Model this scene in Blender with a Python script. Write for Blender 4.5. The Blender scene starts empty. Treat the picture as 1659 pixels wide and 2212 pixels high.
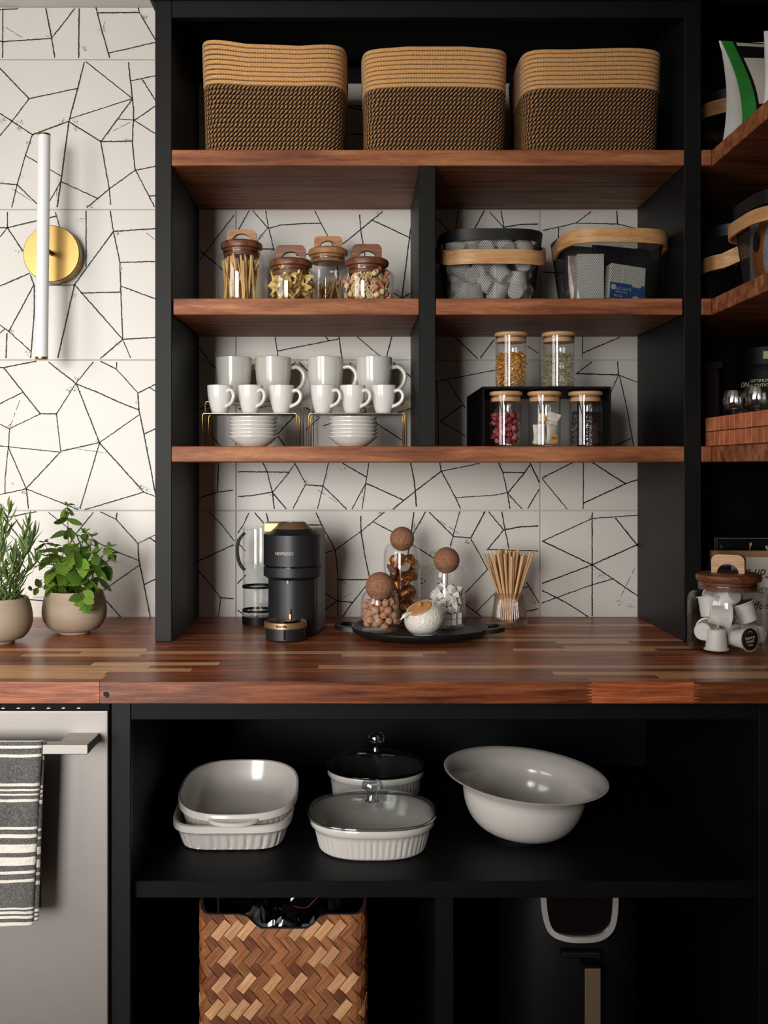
import bpy, bmesh, math, random
from mathutils import Vector, Matrix, Euler, noise

SC = bpy.context.scene
COL = SC.collection
PI = math.pi
rnd = random.Random(11)

# ------------------------------------------------------------------ camera
F, CX, CY, CZ = 2266.0, 779.0, 1010.0, 1.31        # focal length in px of the 1659x2212 frame, principal axis, eye height
cam_d = bpy.data.cameras.new('camera')
cam = bpy.data.objects.new('camera', cam_d); COL.objects.link(cam)
cam.location = (0, 0, CZ); cam.rotation_euler = (PI/2, 0, 0)
cam_d.sensor_fit = 'HORIZONTAL'; cam_d.sensor_width = 36.0
cam_d.lens = F/1659*36.0
cam_d.shift_x = (829.5-CX)/1659
cam_d.shift_y = -(1106-CY)/1659
cam_d.clip_start = .05
SC.camera = cam

# ------------------------------------------------------------------ world, lights, exposure
w = bpy.data.worlds.new('world'); SC.world = w; w.use_nodes = True
w.node_tree.nodes['Background'].inputs[0].default_value = (.62, .72, .9, 1)
w.node_tree.nodes['Background'].inputs[1].default_value = .05
def window_light(name, loc, target, sx, sy, power, col, spread=180):
    d = bpy.data.lights.new(name, 'AREA'); d.shape = 'RECTANGLE'; d.size = sx; d.size_y = sy
    d.energy = power; d.color = col; d.spread = math.radians(spread)       # narrow spread is added to make the light fall off rightwards
    o = bpy.data.objects.new(name, d); COL.objects.link(o); o.location = loc
    o.rotation_euler = (Vector(target)-Vector(loc)).to_track_quat('-Z', 'Y').to_euler()
    return o
# daylight entering by the two windows of the room (one in the side wall, one behind the camera)
window_light('daylight_side', (-2.36, -.25, 1.66), (0, -.25, 1.50), 1.9, 1.56, 60, (1, .985, .96))
window_light('daylight_rear', (-1.45, -1.92, 1.45), (-.85, 2.5, 1.18), 1.3, 1.7, 17.5, (1, .985, .96), 52)
SC.view_settings.view_transform = 'Standard'
SC.view_settings.look = 'None'
SC.view_settings.exposure = 0.25
SC.view_settings.gamma = 1.0
SC.view_settings.use_curve_mapping = False
SC.cycles.transparent_max_bounces = 32
SC.cycles.max_bounces = 10
SC.cycles.caustics_reflective = False
SC.cycles.caustics_refractive = False
SC.cycles.sample_clamp_indirect = 6.0

# ------------------------------------------------------------------ materials
def lin(c):
    r = []
    for v in c[:3]:
        v = v/255.0
        r.append(v/12.92 if v <= .04045 else ((v+.055)/1.055)**2.4)
    return (*r, 1)
MATS = {}
def base_mat(name):
    m = bpy.data.materials.new(name); m.use_nodes = True
    nt = m.node_tree; b = nt.nodes['Principled BSDF']
    MATS[name] = m
    return m, nt, b
def setp(b, rough=.5, metal=0, spec=.5, coat=0, sheen=0):
    b.inputs['Roughness'].default_value = rough; b.inputs['Metallic'].default_value = metal
    b.inputs['Specular IOR Level'].default_value = spec; b.inputs['Coat Weight'].default_value = coat
    b.inputs['Coat Roughness'].default_value = .08
    b.inputs['Sheen Weight'].default_value = sheen
def ramp(nt, stops, interp='LINEAR'):
    n = nt.nodes.new('ShaderNodeValToRGB'); cr = n.color_ramp; cr.interpolation = interp
    while len(cr.elements) < len(stops): cr.elements.new(.5)
    for e, (p, c) in zip(cr.elements, stops): e.position = p; e.color = c if len(c) == 4 else (*c, 1)
    return n
def coords(nt, scale=(1, 1, 1), kind='Object', rot=(0, 0, 0), rand=0):
    tc = nt.nodes.new('ShaderNodeTexCoord'); mp = nt.nodes.new('ShaderNodeMapping'); src = tc.outputs[kind]
    if any(rot):
        m0 = nt.nodes.new('ShaderNodeMapping'); m0.inputs['Rotation'].default_value = rot; nt.links.new(src, m0.inputs['Vector']); src = m0.outputs[0]
    mp.inputs['Scale'].default_value = scale
    nt.links.new(src, mp.inputs['Vector'])
    if rand:
        oi = nt.nodes.new('ShaderNodeObjectInfo'); mu = nt.nodes.new('ShaderNodeVectorMath'); mu.operation = 'SCALE'
        cb = nt.nodes.new('ShaderNodeCombineXYZ')
        for k in range(3): nt.links.new(oi.outputs['Random'], cb.inputs[k])
        mu.inputs['Scale'].default_value = rand
        nt.links.new(cb.outputs[0], mu.inputs[0]); nt.links.new(mu.outputs[0], mp.inputs['Location'])
    return mp.outputs['Vector']
def noise_node(nt, vec, scale, detail=4, rough=.5, dist=0):
    n = nt.nodes.new('ShaderNodeTexNoise'); n.inputs['Scale'].default_value = scale; n.inputs['Detail'].default_value = detail
    n.inputs['Roughness'].default_value = rough; n.inputs['Distortion'].default_value = dist
    nt.links.new(vec, n.inputs['Vector']); return n
def bump(nt, b, h, strength, dist=.002):
    n = nt.nodes.new('ShaderNodeBump'); n.inputs['Strength'].default_value = strength; n.inputs['Distance'].default_value = dist
    nt.links.new(h, n.inputs['Height']); nt.links.new(n.outputs[0], b.inputs['Normal'])
def mat(name, c, rough=.5, metal=0, spec=.5, var=0, vscale=30, vs=(1, 1, 1), bmp=0, bscale=200, coat=0, sheen=0, rand=0):
    """principled material with a noise-driven tone change (var) and fine relief (bmp)"""
    if name in MATS: return MATS[name]
    m, nt, b = base_mat(name); setp(b, rough, metal, spec, coat, sheen)
    c = lin(c)
    if var or rand:
        v = coords(nt, vs); n = noise_node(nt, v, vscale)
        lo = tuple(x*(1-var) for x in c[:3]); hi = tuple(min(1, x*(1+var)) for x in c[:3])
        r = ramp(nt, [(.3, lo), (.7, hi)]); nt.links.new(n.outputs['Fac'], r.inputs[0]); out = r.outputs[0]
        if rand:
            oi = nt.nodes.new('ShaderNodeObjectInfo'); hs = nt.nodes.new('ShaderNodeHueSaturation')
            mr = nt.nodes.new('ShaderNodeMapRange'); mr.inputs['To Min'].default_value = 1-rand; mr.inputs['To Max'].default_value = 1+rand
            nt.links.new(oi.outputs['Random'], mr.inputs['Value']); nt.links.new(mr.outputs[0], hs.inputs['Value'])
            nt.links.new(out, hs.inputs['Color']); out = hs.outputs[0]
        nt.links.new(out, b.inputs['Base Color'])
    else:
        b.inputs['Base Color'].default_value = c
    if bmp:
        n2 = noise_node(nt, coords(nt, vs), bscale); bump(nt, b, n2.outputs['Fac'], bmp)
    return m
def wood(name, dark, mid, light, stretch=(1.2, 14, 14), scale=4.0, rough=.45, rand=0, tone=.0, spec=.4, bmp=.12, coat=0, rot=(0, 0, 0)):
    if name in MATS: return MATS[name]
    m, nt, b = base_mat(name); setp(b, rough, 0, spec, coat)
    v = coords(nt, stretch, rand=rand, rot=rot)
    n = noise_node(nt, v, scale, 6, .6, .35)
    r = ramp(nt, [(.28, lin(dark)), (.5, lin(mid)), (.74, lin(light))]); nt.links.new(n.outputs['Fac'], r.inputs[0])
    v2 = coords(nt, tuple(s*6 for s in stretch), rand=rand, rot=rot); n2 = noise_node(nt, v2, scale*2.2, 3)
    mx = nt.nodes.new('ShaderNodeMix'); mx.data_type = 'RGBA'; mx.blend_type = 'MULTIPLY'; mx.inputs[0].default_value = .45
    r2 = ramp(nt, [(.35, (.55, .5, .48)), (.6, (1, 1, 1))]); nt.links.new(n2.outputs['Fac'], r2.inputs[0])
    nt.links.new(r.outputs[0], mx.inputs[6]); nt.links.new(r2.outputs[0], mx.inputs[7]); out = mx.outputs[2]
    if tone:
        oi = nt.nodes.new('ShaderNodeObjectInfo'); hs = nt.nodes.new('ShaderNodeHueSaturation')
        mr = nt.nodes.new('ShaderNodeMapRange'); mr.inputs['To Min'].default_value = 1-tone; mr.inputs['To Max'].default_value = 1+tone
        nt.links.new(oi.outputs['Random'], mr.inputs['Value']); nt.links.new(mr.outputs[0], hs.inputs['Value'])
        nt.links.new(out, hs.inputs['Color']); out = hs.outputs[0]
    nt.links.new(out, b.inputs['Base Color'])
    if bmp: bump(nt, b, n2.outputs['Fac'], bmp, .001)
    return m
def glass(name, tint=(1, 1, 1), refl=.6, base=.035, power=4.0, rough=.015):
    """clear glass sheet: see-through, with a mirror sheen that grows towards grazing angles"""
    if name in MATS: return MATS[name]
    m = bpy.data.materials.new(name); m.use_nodes = True; MATS[name] = m
    nt = m.node_tree; nt.nodes.clear()
    o = nt.nodes.new('ShaderNodeOutputMaterial'); mx = nt.nodes.new('ShaderNodeMixShader')
    t = nt.nodes.new('ShaderNodeBsdfTransparent'); t.inputs[0].default_value = (*tint, 1)
    g = nt.nodes.new('ShaderNodeBsdfGlossy'); g.inputs['Roughness'].default_value = rough
    lw = nt.nodes.new('ShaderNodeLayerWeight'); lw.inputs[0].default_value = .5
    pw = nt.nodes.new('ShaderNodeMath'); pw.operation = 'POWER'; pw.inputs[1].default_value = power
    ma = nt.nodes.new('ShaderNodeMath'); ma.operation = 'MULTIPLY_ADD'; ma.inputs[1].default_value = refl-base; ma.inputs[2].default_value = base
    nt.links.new(lw.outputs['Facing'], pw.inputs[0]); nt.links.new(pw.outputs[0], ma.inputs[0])
    nt.links.new(ma.outputs[0], mx.inputs[0]); nt.links.new(t.outputs[0], mx.inputs[1]); nt.links.new(g.outputs[0], mx.inputs[2])
    nt.links.new(mx.outputs[0], o.inputs[0])
    return m
def leaf_mat(name, c1, c2, rough=.42):
    m, nt, b = base_mat(name); setp(b, rough, 0, .45)
    oi = nt.nodes.new('ShaderNodeObjectInfo'); n = noise_node(nt, coords(nt), 90, 3)
    ad = nt.nodes.new('ShaderNodeMath'); ad.operation = 'MULTIPLY_ADD'; ad.inputs[1].default_value = .5
    nt.links.new(n.outputs['Fac'], ad.inputs[0]); 
    mu = nt.nodes.new('ShaderNodeMath'); mu.operation = 'MULTIPLY'; mu.inputs[1].default_value = .6
    nt.links.new(oi.outputs['Random'], mu.inputs[0]); nt.links.new(mu.outputs[0], ad.inputs[2])
    r = ramp(nt, [(.15, lin(c1)), (.85, lin(c2))]); nt.links.new(ad.outputs[0], r.inputs[0]); nt.links.new(r.outputs[0], b.inputs['Base Color'])
    tc = nt.nodes.new('ShaderNodeTexCoord'); sx = nt.nodes.new('ShaderNodeSeparateXYZ'); nt.links.new(tc.outputs['Object'], sx.inputs[0])
    def op(o, a, v):
        q = nt.nodes.new('ShaderNodeMath'); q.operation = o; nt.links.new(a, q.inputs[0])
        if isinstance(v, (int, float)): q.inputs[1].default_value = v
        else: nt.links.new(v, q.inputs[1])
        return q.outputs[0]
    vein = op('SINE', op('MULTIPLY', op('SUBTRACT', sx.outputs[1], op('MULTIPLY', op('ABSOLUTE', sx.outputs[0], 0), .8)), 46), 0)   # side veins
    bump(nt, b, op('ADD', op('MULTIPLY', vein, .6), n.outputs['Fac']), .55, .0025)
    tr = nt.nodes.new('ShaderNodeBsdfTranslucent'); nt.links.new(r.outputs[0], tr.inputs[0])
    mx = nt.nodes.new('ShaderNodeMixShader'); mx.inputs[0].default_value = .3
    out = nt.nodes['Material Output']
    nt.links.new(b.outputs[0], mx.inputs[1]); nt.links.new(tr.outputs[0], mx.inputs[2]); nt.links.new(mx.outputs[0], out.inputs[0])
    return m

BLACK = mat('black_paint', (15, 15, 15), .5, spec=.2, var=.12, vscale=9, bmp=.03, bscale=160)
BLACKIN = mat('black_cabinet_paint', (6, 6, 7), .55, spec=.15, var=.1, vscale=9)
BLACKPL = mat('black_plastic', (13, 13, 15), .5, spec=.2)
BLACKGL = mat('gloss_black', (8, 8, 9), .15)
TILE = mat('ivory_tile', (216, 211, 203), .42, spec=.4, var=.02, vscale=5)
INK = mat('black_glaze_line', (20, 19, 18), .6)
GROUT = mat('grout', (196, 189, 182), .9)
WHITE = mat('white_paint', (236, 234, 231), .7)
CERAM = mat('white_ceramic', (226, 222, 215), .16, spec=.55, coat=.4)
CERGREY = mat('grey_white_ceramic', (212, 208, 199), .16, spec=.55, coat=.4)
STONEW = mat('white_stoneware', (212, 206, 199), .18, spec=.5, coat=.3)
BRASS = mat('brushed_brass', (158, 127, 76), .36, 1, var=.08, vscale=60, vs=(1, 1, 14))
COPPER = mat('copper_bronze', (176, 142, 104), .4, .75)
STEEL = mat('brushed_steel', (150, 144, 140), .55, 1, var=.05, vscale=26, vs=(1, 1, 40))
ALU = mat('aluminium', (190, 188, 184), .35, 1)
GLASS = glass('clear_glass')
GLASSG = glass('greenish_lid_glass', (.985, .994, .99), .7, .05, 2.6)
GLASSK = glass('knob_glass', (.85, .92, .92), .9, .22, 1.6)
GLASSM = glass('smoky_lid_glass', (.46, .47, .48), .7, .05)
GLASSR = glass('ribbed_glass', (.96, .92, .87), .7, .06, 1.8, .05)
WATER = glass('water', (.93, .95, .95), .5, .02)
SHELFW = wood('walnut_shelf', (86, 46, 28), (148, 90, 58), (194, 134, 92), (1.1, 12, 12), 3.2, .5, spec=.22)
LIDW = wood('acacia_lid', (74, 40, 26), (118, 70, 45), (150, 98, 66), (3, 30, 30), 5, .4)
BAMBOO = wood('bamboo', (188, 140, 98), (212, 166, 120), (228, 188, 146), (2, 30, 30), 5, .45, bmp=.05)
BIRCH = wood('birch_strap', (176, 124, 76), (204, 154, 102), (220, 176, 126), (3, 3, 22), 5, .42, bmp=.05)
CORK = mat('cork', (142, 98, 70), .85, var=.42, vscale=260, bmp=.5, bscale=300)
def rope_mat():
    m, nt, b = base_mat('tan_rope'); setp(b, .85, 0, .3, 0, .2)
    n = noise_node(nt, coords(nt), 240); r = ramp(nt, [(.3, lin((200, 146, 88))), (.7, lin((224, 174, 114)))]); nt.links.new(n.outputs['Fac'], r.inputs[0])
    uv = nt.nodes.new('ShaderNodeUVMap'); sx = nt.nodes.new('ShaderNodeSeparateXYZ'); nt.links.new(uv.outputs[0], sx.inputs[0])
    def op(o, a, v=None, w=None):
        q = nt.nodes.new('ShaderNodeMath'); q.operation = o; nt.links.new(a, q.inputs[0])
        if v is not None:
            if isinstance(v, (int, float)): q.inputs[1].default_value = v
            else: nt.links.new(v, q.inputs[1])
        return q.outputs[0]
    du = op('LESS_THAN', op('FRACT', op('MULTIPLY', sx.outputs[0], 1.5)), .55)      # thread dashes along the seam, also painting in groove shade between coils
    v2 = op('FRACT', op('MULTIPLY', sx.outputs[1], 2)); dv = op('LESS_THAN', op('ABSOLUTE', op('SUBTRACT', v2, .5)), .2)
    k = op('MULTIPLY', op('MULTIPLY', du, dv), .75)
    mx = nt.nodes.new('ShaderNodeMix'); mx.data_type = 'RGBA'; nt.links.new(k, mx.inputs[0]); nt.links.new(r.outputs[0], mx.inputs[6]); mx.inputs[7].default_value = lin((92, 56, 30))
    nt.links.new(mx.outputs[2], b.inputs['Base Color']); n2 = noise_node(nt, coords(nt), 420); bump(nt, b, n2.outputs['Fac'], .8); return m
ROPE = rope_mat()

# ------------------------------------------------------------------ geometry helpers
def px(x, Y): return (x-CX)*Y/F
def pz(y, Y): return CZ-(y-CY)*Y/F
def P(x, y, Y): return Vector((px(x, Y), Y, pz(y, Y)))
def sup(t, a, b, n=2.0):
    c, s = math.cos(t), math.sin(t)
    return (math.copysign(abs(c)**(2/n), c)*a, math.copysign(abs(s)**(2/n), s)*b)
def chaikin(pts, it=2, closed=False):
    pts = [Vector(p) for p in pts]
    for _ in range(it):
        q = []
        rng = range(len(pts)) if closed else range(len(pts)-1)
        if not closed: q.append(pts[0])
        for i in rng:
            a, b = pts[i], pts[(i+1) % len(pts)]
            q += [a*.75+b*.25, a*.25+b*.75]
        if not closed: q.append(pts[-1])
        pts = q
    return pts
class G:
    def __init__(s): s.v = []; s.f = []; s.uv = []; s.mi = []; s.cur = 0
    def add(s, V, Fs, M=None, uv=None):
        k = len(s.v)
        s.v += [tuple(M @ Vector(p)) if M else tuple(p) for p in V]
        for i, f in enumerate(Fs):
            s.f.append(tuple(j+k for j in f)); s.uv.append(uv[i] if uv else None); s.mi.append(s.cur)
        return s
    def box(s, a, b, bev=0, M=None):
        x0, y0, z0 = a; x1, y1, z1 = b
        V = [(x0, y0, z0), (x1, y0, z0), (x1, y1, z0), (x0, y1, z0), (x0, y0, z1), (x1, y0, z1), (x1, y1, z1), (x0, y1, z1)]
        Fs = [(3, 2, 1, 0), (4, 5, 6, 7), (0, 1, 5, 4), (1, 2, 6, 5), (2, 3, 7, 6), (3, 0, 4, 7)]
        if bev:
            bm = bmesh.new(); vs = [bm.verts.new(p) for p in V]
            for f in Fs: bm.faces.new([vs[i] for i in f])
            bmesh.ops.bevel(bm, geom=bm.edges[:], offset=bev, segments=1 if bev < .002 else 2, profile=.6, affect='EDGES')
            bm.verts.index_update(); V = [tuple(p.co) for p in bm.verts]; Fs = [tuple(p.index for p in f.verts) for f in bm.faces]; bm.free()
        return s.add(V, Fs, M)
    def grid(s, R, wu=False, wv=True, cap0=False, cap1=False, M=None, us=None, uscale=1.0):
        n, m = len(R), len(R[0]); V = [p for r in R for p in r]; Fs = []; uv = []
        for i in range(n if wu else n-1):
            for j in range(m if wv else m-1):
                i2, j2 = (i+1) % n, (j+1) % m
                Fs.append((i*m+j, i*m+j2, i2*m+j2, i2*m+j))
                a, b_ = (us[i], us[i+1]) if us else (i/n, (i+1)/n)
                uv.append([(a*uscale, j/m), (a*uscale, (j+1)/m), (b_*uscale, (j+1)/m), (b_*uscale, j/m)])
        if cap0: Fs.append(tuple(range(m-1, -1, -1))); uv.append([(0, 0)]*m)
        if cap1: Fs.append(tuple((n-1)*m+j for j in range(m))); uv.append([(0, 0)]*m)
        return s.add(V, Fs, M, uv)
    def lathe(s, prof, seg=32, sx=1, sy=1, n=2.0, fl=None, M=None):
        """profile of (r, z); sx, sy stretch the ring; n makes it a superellipse; fl=(count, amp, z0, z1) flutes the wall"""
        R = []; un = [sup(2*PI*j/seg, sx, sy, n) for j in range(seg)]
        if n > 2.2:                                        # even spacing along the outline, also on straight sides
            K = 1440; pp = []
            for i in range(K+1):
                c, q = math.cos(2*PI*i/K), math.sin(2*PI*i/K); k = (abs(c/sx)**n+abs(q/sy)**n)**(-1/n); pp.append((c*k, q*k))
            acc = [0]
            for i in range(K): acc.append(acc[-1]+math.hypot(pp[i+1][0]-pp[i][0], pp[i+1][1]-pp[i][1]))
            i = 0; un = []
            for j in range(seg):
                want = acc[-1]*j/seg
                while i < K-1 and acc[i+1] <= want: i += 1
                f_ = (want-acc[i])/max(acc[i+1]-acc[i], 1e-9); un.append((pp[i][0]+(pp[i+1][0]-pp[i][0])*f_, pp[i][1]+(pp[i+1][1]-pp[i][1])*f_))
        for q_, (r, z) in enumerate(prof):
            ring = []
            for j in range(seg):
                k = r
                if fl and fl[2] <= z <= fl[3] and q_ < (fl[4] if len(fl) > 4 else 1e9): k = r-fl[1]*(1-abs(math.sin(fl[0]*PI*j/seg)))**1.5
                k = max(k, 1e-5); ring.append((un[j][0]*k, un[j][1]*k, z))
            R.append(ring)
        return s.grid(R, False, True, prof[0][0] > 1e-4 and False, False, M)
    def tube(s, pts, r, seg=8, closed=False, M=None, flat=None):
        """round tube along a path; r number or list; flat=(w,h) makes a rectangular strap in the local frame"""
        pts = [Vector(p) for p in pts]; n = len(pts); R = []
        T = []
        for i in range(n):
            a = pts[i-1] if (i or closed) else pts[0]; b = pts[(i+1) % n] if (i < n-1 or closed) else pts[-1]
            d = b-a; T.append(d.normalized() if d.length > 1e-9 else Vector((0, 0, 1)))
        N = T[0].orthogonal().normalized()
        for i in range(n):
            N = (N-T[i]*N.dot(T[i]))
            N = N.normalized() if N.length > 1e-6 else T[i].orthogonal().normalized()
            B = T[i].cross(N); rr = r[i] if isinstance(r, (list, tuple)) else r
            R.append([tuple(pts[i]+(N*math.cos(2*PI*j/seg)+B*math.sin(2*PI*j/seg))*rr) for j in range(seg)])
        return s.grid(R, closed, True, not closed, not closed, M)
    def strap(s, pts, width, thick, up=(0, 0, 1), closed=False, M=None):
        pts = [Vector(p) for p in pts]; n = len(pts); R = []; up = Vector(up)
        for i in range(n):
            a = pts[i-1] if (i or closed) else pts[0]; b = pts[(i+1) % n] if (i < n-1 or closed) else pts[-1]
            t = (b-a).normalized(); nn = up.cross(t).normalized(); u = t.cross(nn).normalized()
            R.append([tuple(pts[i]+u*(sy*width/2)+nn*(sx*thick/2)) for sx, sy in ((-1, -1), (1, -1), (1, 1), (-1, 1))])
        return s.grid(R, closed, True, not closed, not closed, M)
    def prism(s, out, t, M=None):
        """outline in XZ, thickness t along Y centred on 0"""
        n = len(out); V = [(x, -t/2, z) for x, z in out]+[(x, t/2, z) for x, z in out]
        Fs = [tuple(range(n)), tuple(range(2*n-1, n-1, -1))]+[(i, (i+n), (i+1) % n+n, (i+1) % n) for i in range(n)]
        return s.add(V, Fs, M)
    def sphere(s, c, r, seg=16, rings=10, sz=1, M=None, wob=0):
        R = []
        for i in range(rings+1):
            a = PI*i/rings; ring = []
            for j in range(seg):
                t = 2*PI*j/seg; d = Vector((math.sin(a)*math.cos(t), math.sin(a)*math.sin(t), -math.cos(a)))
                k = r*(1+wob*noise.noise(d*2.3+Vector(c)*40)) if wob else r
                ring.append((c[0]+d.x*k, c[1]+d.y*k, c[2]+d.z*k*sz))
            R.append(ring)
        return s.grid(R, False, True, M=M)
    def mesh(s, name, smooth=0, recalc=True, weld=True):
        me = bpy.data.meshes.new(name); me.from_pydata(s.v, [], s.f)
        if any(u for u in s.uv):
            l = me.uv_layers.new(name='UVMap'); k = 0
            for f, u in zip(s.f, s.uv):
                for q in range(len(f)):
                    l.data[k].uv = u[q] if u else (0, 0); k += 1
        if any(s.mi): me.polygons.foreach_set('material_index', s.mi)
        bm = bmesh.new(); bm.from_mesh(me)
        if weld: bmesh.ops.remove_doubles(bm, verts=bm.verts[:], dist=2e-5)
        if recalc: bmesh.ops.recalc_face_normals(bm, faces=bm.faces[:])
        bm.to_mesh(me); bm.free()
        if smooth:
            me.polygons.foreach_set('use_smooth', [True]*len(me.polygons))
            if smooth < 180: me.set_sharp_from_angle(angle=math.radians(smooth))
        me.update()
        return me
    def obj(s, name, m, parent=None, smooth=0, loc=None, rot=None, kind=None, weld=True, recalc=True):
        me = s.mesh(name, smooth, recalc, weld)
        for q in (m if isinstance(m, (list, tuple)) else [m]): me.materials.append(q)
        return link(name, me, parent, loc, rot, kind)
def link(name, me, parent=None, loc=None, rot=None, kind=None):
    o = bpy.data.objects.new(name, me); COL.objects.link(o); o.parent = parent
    if loc is not None: o.location = loc
    if rot is not None: o.rotation_euler = rot
    if kind: o['kind'] = kind
    return o
def tag(o, label, cat, group=None):
    o['label'] = label; o['category'] = cat
    if group: o['group'] = group
    return o
def thing(name, label, cat, loc=(0, 0, 0), rz=0, group=None, rot=None):
    o = bpy.data.objects.new(name, None); COL.objects.link(o); o.location = loc
    o.rotation_euler = rot if rot else (0, 0, rz); o.empty_display_size = .02
    return tag(o, label, cat, group)
def dup(o, loc=None, rot=None, label=None, group=None, parent=None):
    c = o.copy(); COL.objects.link(c)
    if parent is not None: c.parent = parent
    if loc is not None: c.location = loc
    if rot is not None: c.rotation_euler = rot
    if label: c['label'] = label
    if group: c['group'] = group
    for ch in list(o.children): dup(ch, parent=c)
    return c
def rbox(name, a, b, m, parent=None, bev=.0015, kind=None):
    return G().box(a, b, bev).obj(name, m, parent, kind=kind)
def lettering(s, size, m, parent, M, name='lettering', extrude=.0002, shear=0, align='CENTER', bend=None, space=1.0, bold=0, xs=1.0):
    """flat printed words; M places the text plane (x right, y up); bend=(radius) wraps the words round a vertical cylinder"""
    cu = bpy.data.curves.new(name, 'FONT'); cu.body = s; cu.size = size; cu.align_x = align; cu.align_y = 'CENTER'
    cu.shear = shear; cu.space_character = space; cu.offset = bold; cu.resolution_u = 2
    if not bend: cu.extrude = extrude
    to = bpy.data.objects.new(name, cu); me = bpy.data.meshes.new_from_object(to)
    bpy.data.objects.remove(to); bpy.data.curves.remove(cu)
    if bend:
        bm = bmesh.new(); bm.from_mesh(me); bmesh.ops.subdivide_edges(bm, edges=[e for e in bm.edges if e.calc_length() > size*.3], cuts=1); bm.to_mesh(me); bm.free()
    for v in me.vertices:
        x, y, z = v.co; x *= xs
        if bend: a = x/bend; v.co = M @ Vector((bend*math.sin(a), y, -bend*(1-math.cos(a))))
        else: v.co = M @ Vector((x, y, z))
    me.materials.append(m); me.name = name
    return link(name, me, parent)
def face(loc, rz=0, tilt=0):
    """matrix of a text plane: at rz=0 it faces the camera (-Y)"""
    return Matrix.Translation(Vector(loc)) @ Matrix.Rotation(rz, 4, 'Z') @ Matrix.Rotation(PI/2-tilt, 4, 'X')

# ------------------------------------------------------------------ the room
YB, YF, YC = 2.736, 2.34, 1.905          # tiled wall, hutch front, worktop front edge
ZT = .921                                 # worktop surface
ZCEIL = pz(15, YB)
XL, XR, YR = -2.45, 1.13, -2.05
def struct(o): o['kind'] = 'structure'; return o
FLOORM = wood('oak_floor', (72, 52, 38), (96, 72, 52), (112, 86, 64), (2, 18, 18), 3, .5)
ROOMW = mat('grey_wall_paint', (122, 118, 113), .8)
struct(rbox('floor', (XL, YR, -.05), (XR, YB+.05, 0), FLOORM, bev=0))
struct(rbox('ceiling', (XL, YR, ZCEIL), (XR, YB+.05, ZCEIL+.05), WHITE, bev=0))
def wall_with_hole(name, along, pos, a0, a1, h0, h1, t=.1):
    """wall slab with one window opening; along='y' stands at x=pos, along='x' at y=pos"""
    g = G(); lo, hi = (YR, YB+.05) if along == 'y' else (XL, XR)
    def bx(u0, u1, z0, z1):
        if along == 'y': g.box((pos-t, u0, z0), (pos, u1, z1))
        else: g.box((u0, pos-t, z0), (u1, pos, z1))
    bx(lo, a0, 0, ZCEIL); bx(a1, hi, 0, ZCEIL); bx(a0, a1, 0, h0); bx(a0, a1, h1, ZCEIL)
    return struct(g.obj(name, ROOMW))
def window(name, along, pos, a0, a1, h0, h1, nu, nv):
    w_ = bpy.data.objects.new(name, None); COL.objects.link(w_); struct(w_)
    def put(nm, u0, u1, z0, z1, d0, d1, m):
        if along == 'y': rbox(nm, (pos+d0, u0, z0), (pos+d1, u1, z1), m, w_, 0)
        else: rbox(nm, (u0, pos+d0, z0), (u1, pos+d1, z1), m, w_, 0)
    for u in (a0, a1-.05): put('frame', u, u+.05, h0, h1, .1, .14, WHITE)
    for z in (h0, h1-.05): put('frame', a0+.05, a1-.05, z, z+.05, .1, .14, WHITE)
    for i in range(1, nu): u = a0+(a1-a0)*i/nu; put('glazing_bar', u-.015, u+.015, h0+.05, h1-.05, .105, .135, WHITE)
    for i in range(1, nv): z = h0+(h1-h0)*i/nv; put('glazing_bar', a0+.05, a1-.05, z-.015, z+.015, .108, .132, WHITE)
    put('pane', a0, a1, h0, h1, -.045, -.04, GLASS)
wall_with_hole('wall_left', 'y', XL, -1.20, .70, .88, 2.44)
window('window_1', 'y', XL, -1.20, .70, .88, 2.44, 3, 2)
wall_with_hole('wall_rear', 'x', YR, -2.10, -.80, .6, 2.3)
window('window_2', 'x', YR, -2.10, -.80, .6, 2.3, 2, 3)
struct(rbox('wall_right', (XR, YR, 0), (XR+.1, YB+.05, ZCEIL), ROOMW, bev=0))

# tiled back wall: grout bed, one object per tile, the glazed crackle of each tile printed on it
wall = G().box((XL, YB+.004, 0), (XR, YB+.1, ZCEIL)).obj('wall_back', GROUT); struct(wall)
UP = YB/F                                 # metres per photo pixel on that wall
colx = [-1461, -804, -147, 510, 1167, 1824]
rowy = [15, 129, 453, 778, 1103, 1336]
L = {}
L[0, 0] = '0,21 39,19|6,21 6,129|0,89 6,90 111,83|99,18 112,83 119,128|162,18 112,82|171,18 170,128|208,18 220,66 238,128|212,28 301,27|299,18 301,27 334,83 360,128|234,115 334,92 400,78'
L[0, 1] = ('0,148 63,213|-60,88 0,148|63,213 112,203 168,191|63,213 26,262 0,293 -20,320|0,245 26,262 70,291|-60,205 0,245|183,131 169,187 149,262 133,383 123,451|183,131 286,213|153,256 286,213|70,291 149,262|149,263 218,306|286,214 218,306|'
  '277,131 282,175 289,239 286,308 292,368|282,175 334,164 380,154|307,171 334,214 360,255|255,257 291,260|291,260 334,230 380,200|291,261 334,288 370,312|218,306 286,305|218,307 236,408 239,441|292,368 236,408 185,451|'
  '292,368 334,360 420,344|293,368 334,447|322,424 334,423 400,421|70,291 55,335 37,399 25,451|55,336 133,381|0,396 37,399 80,441|131,392 212,429|131,393 108,433')
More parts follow.
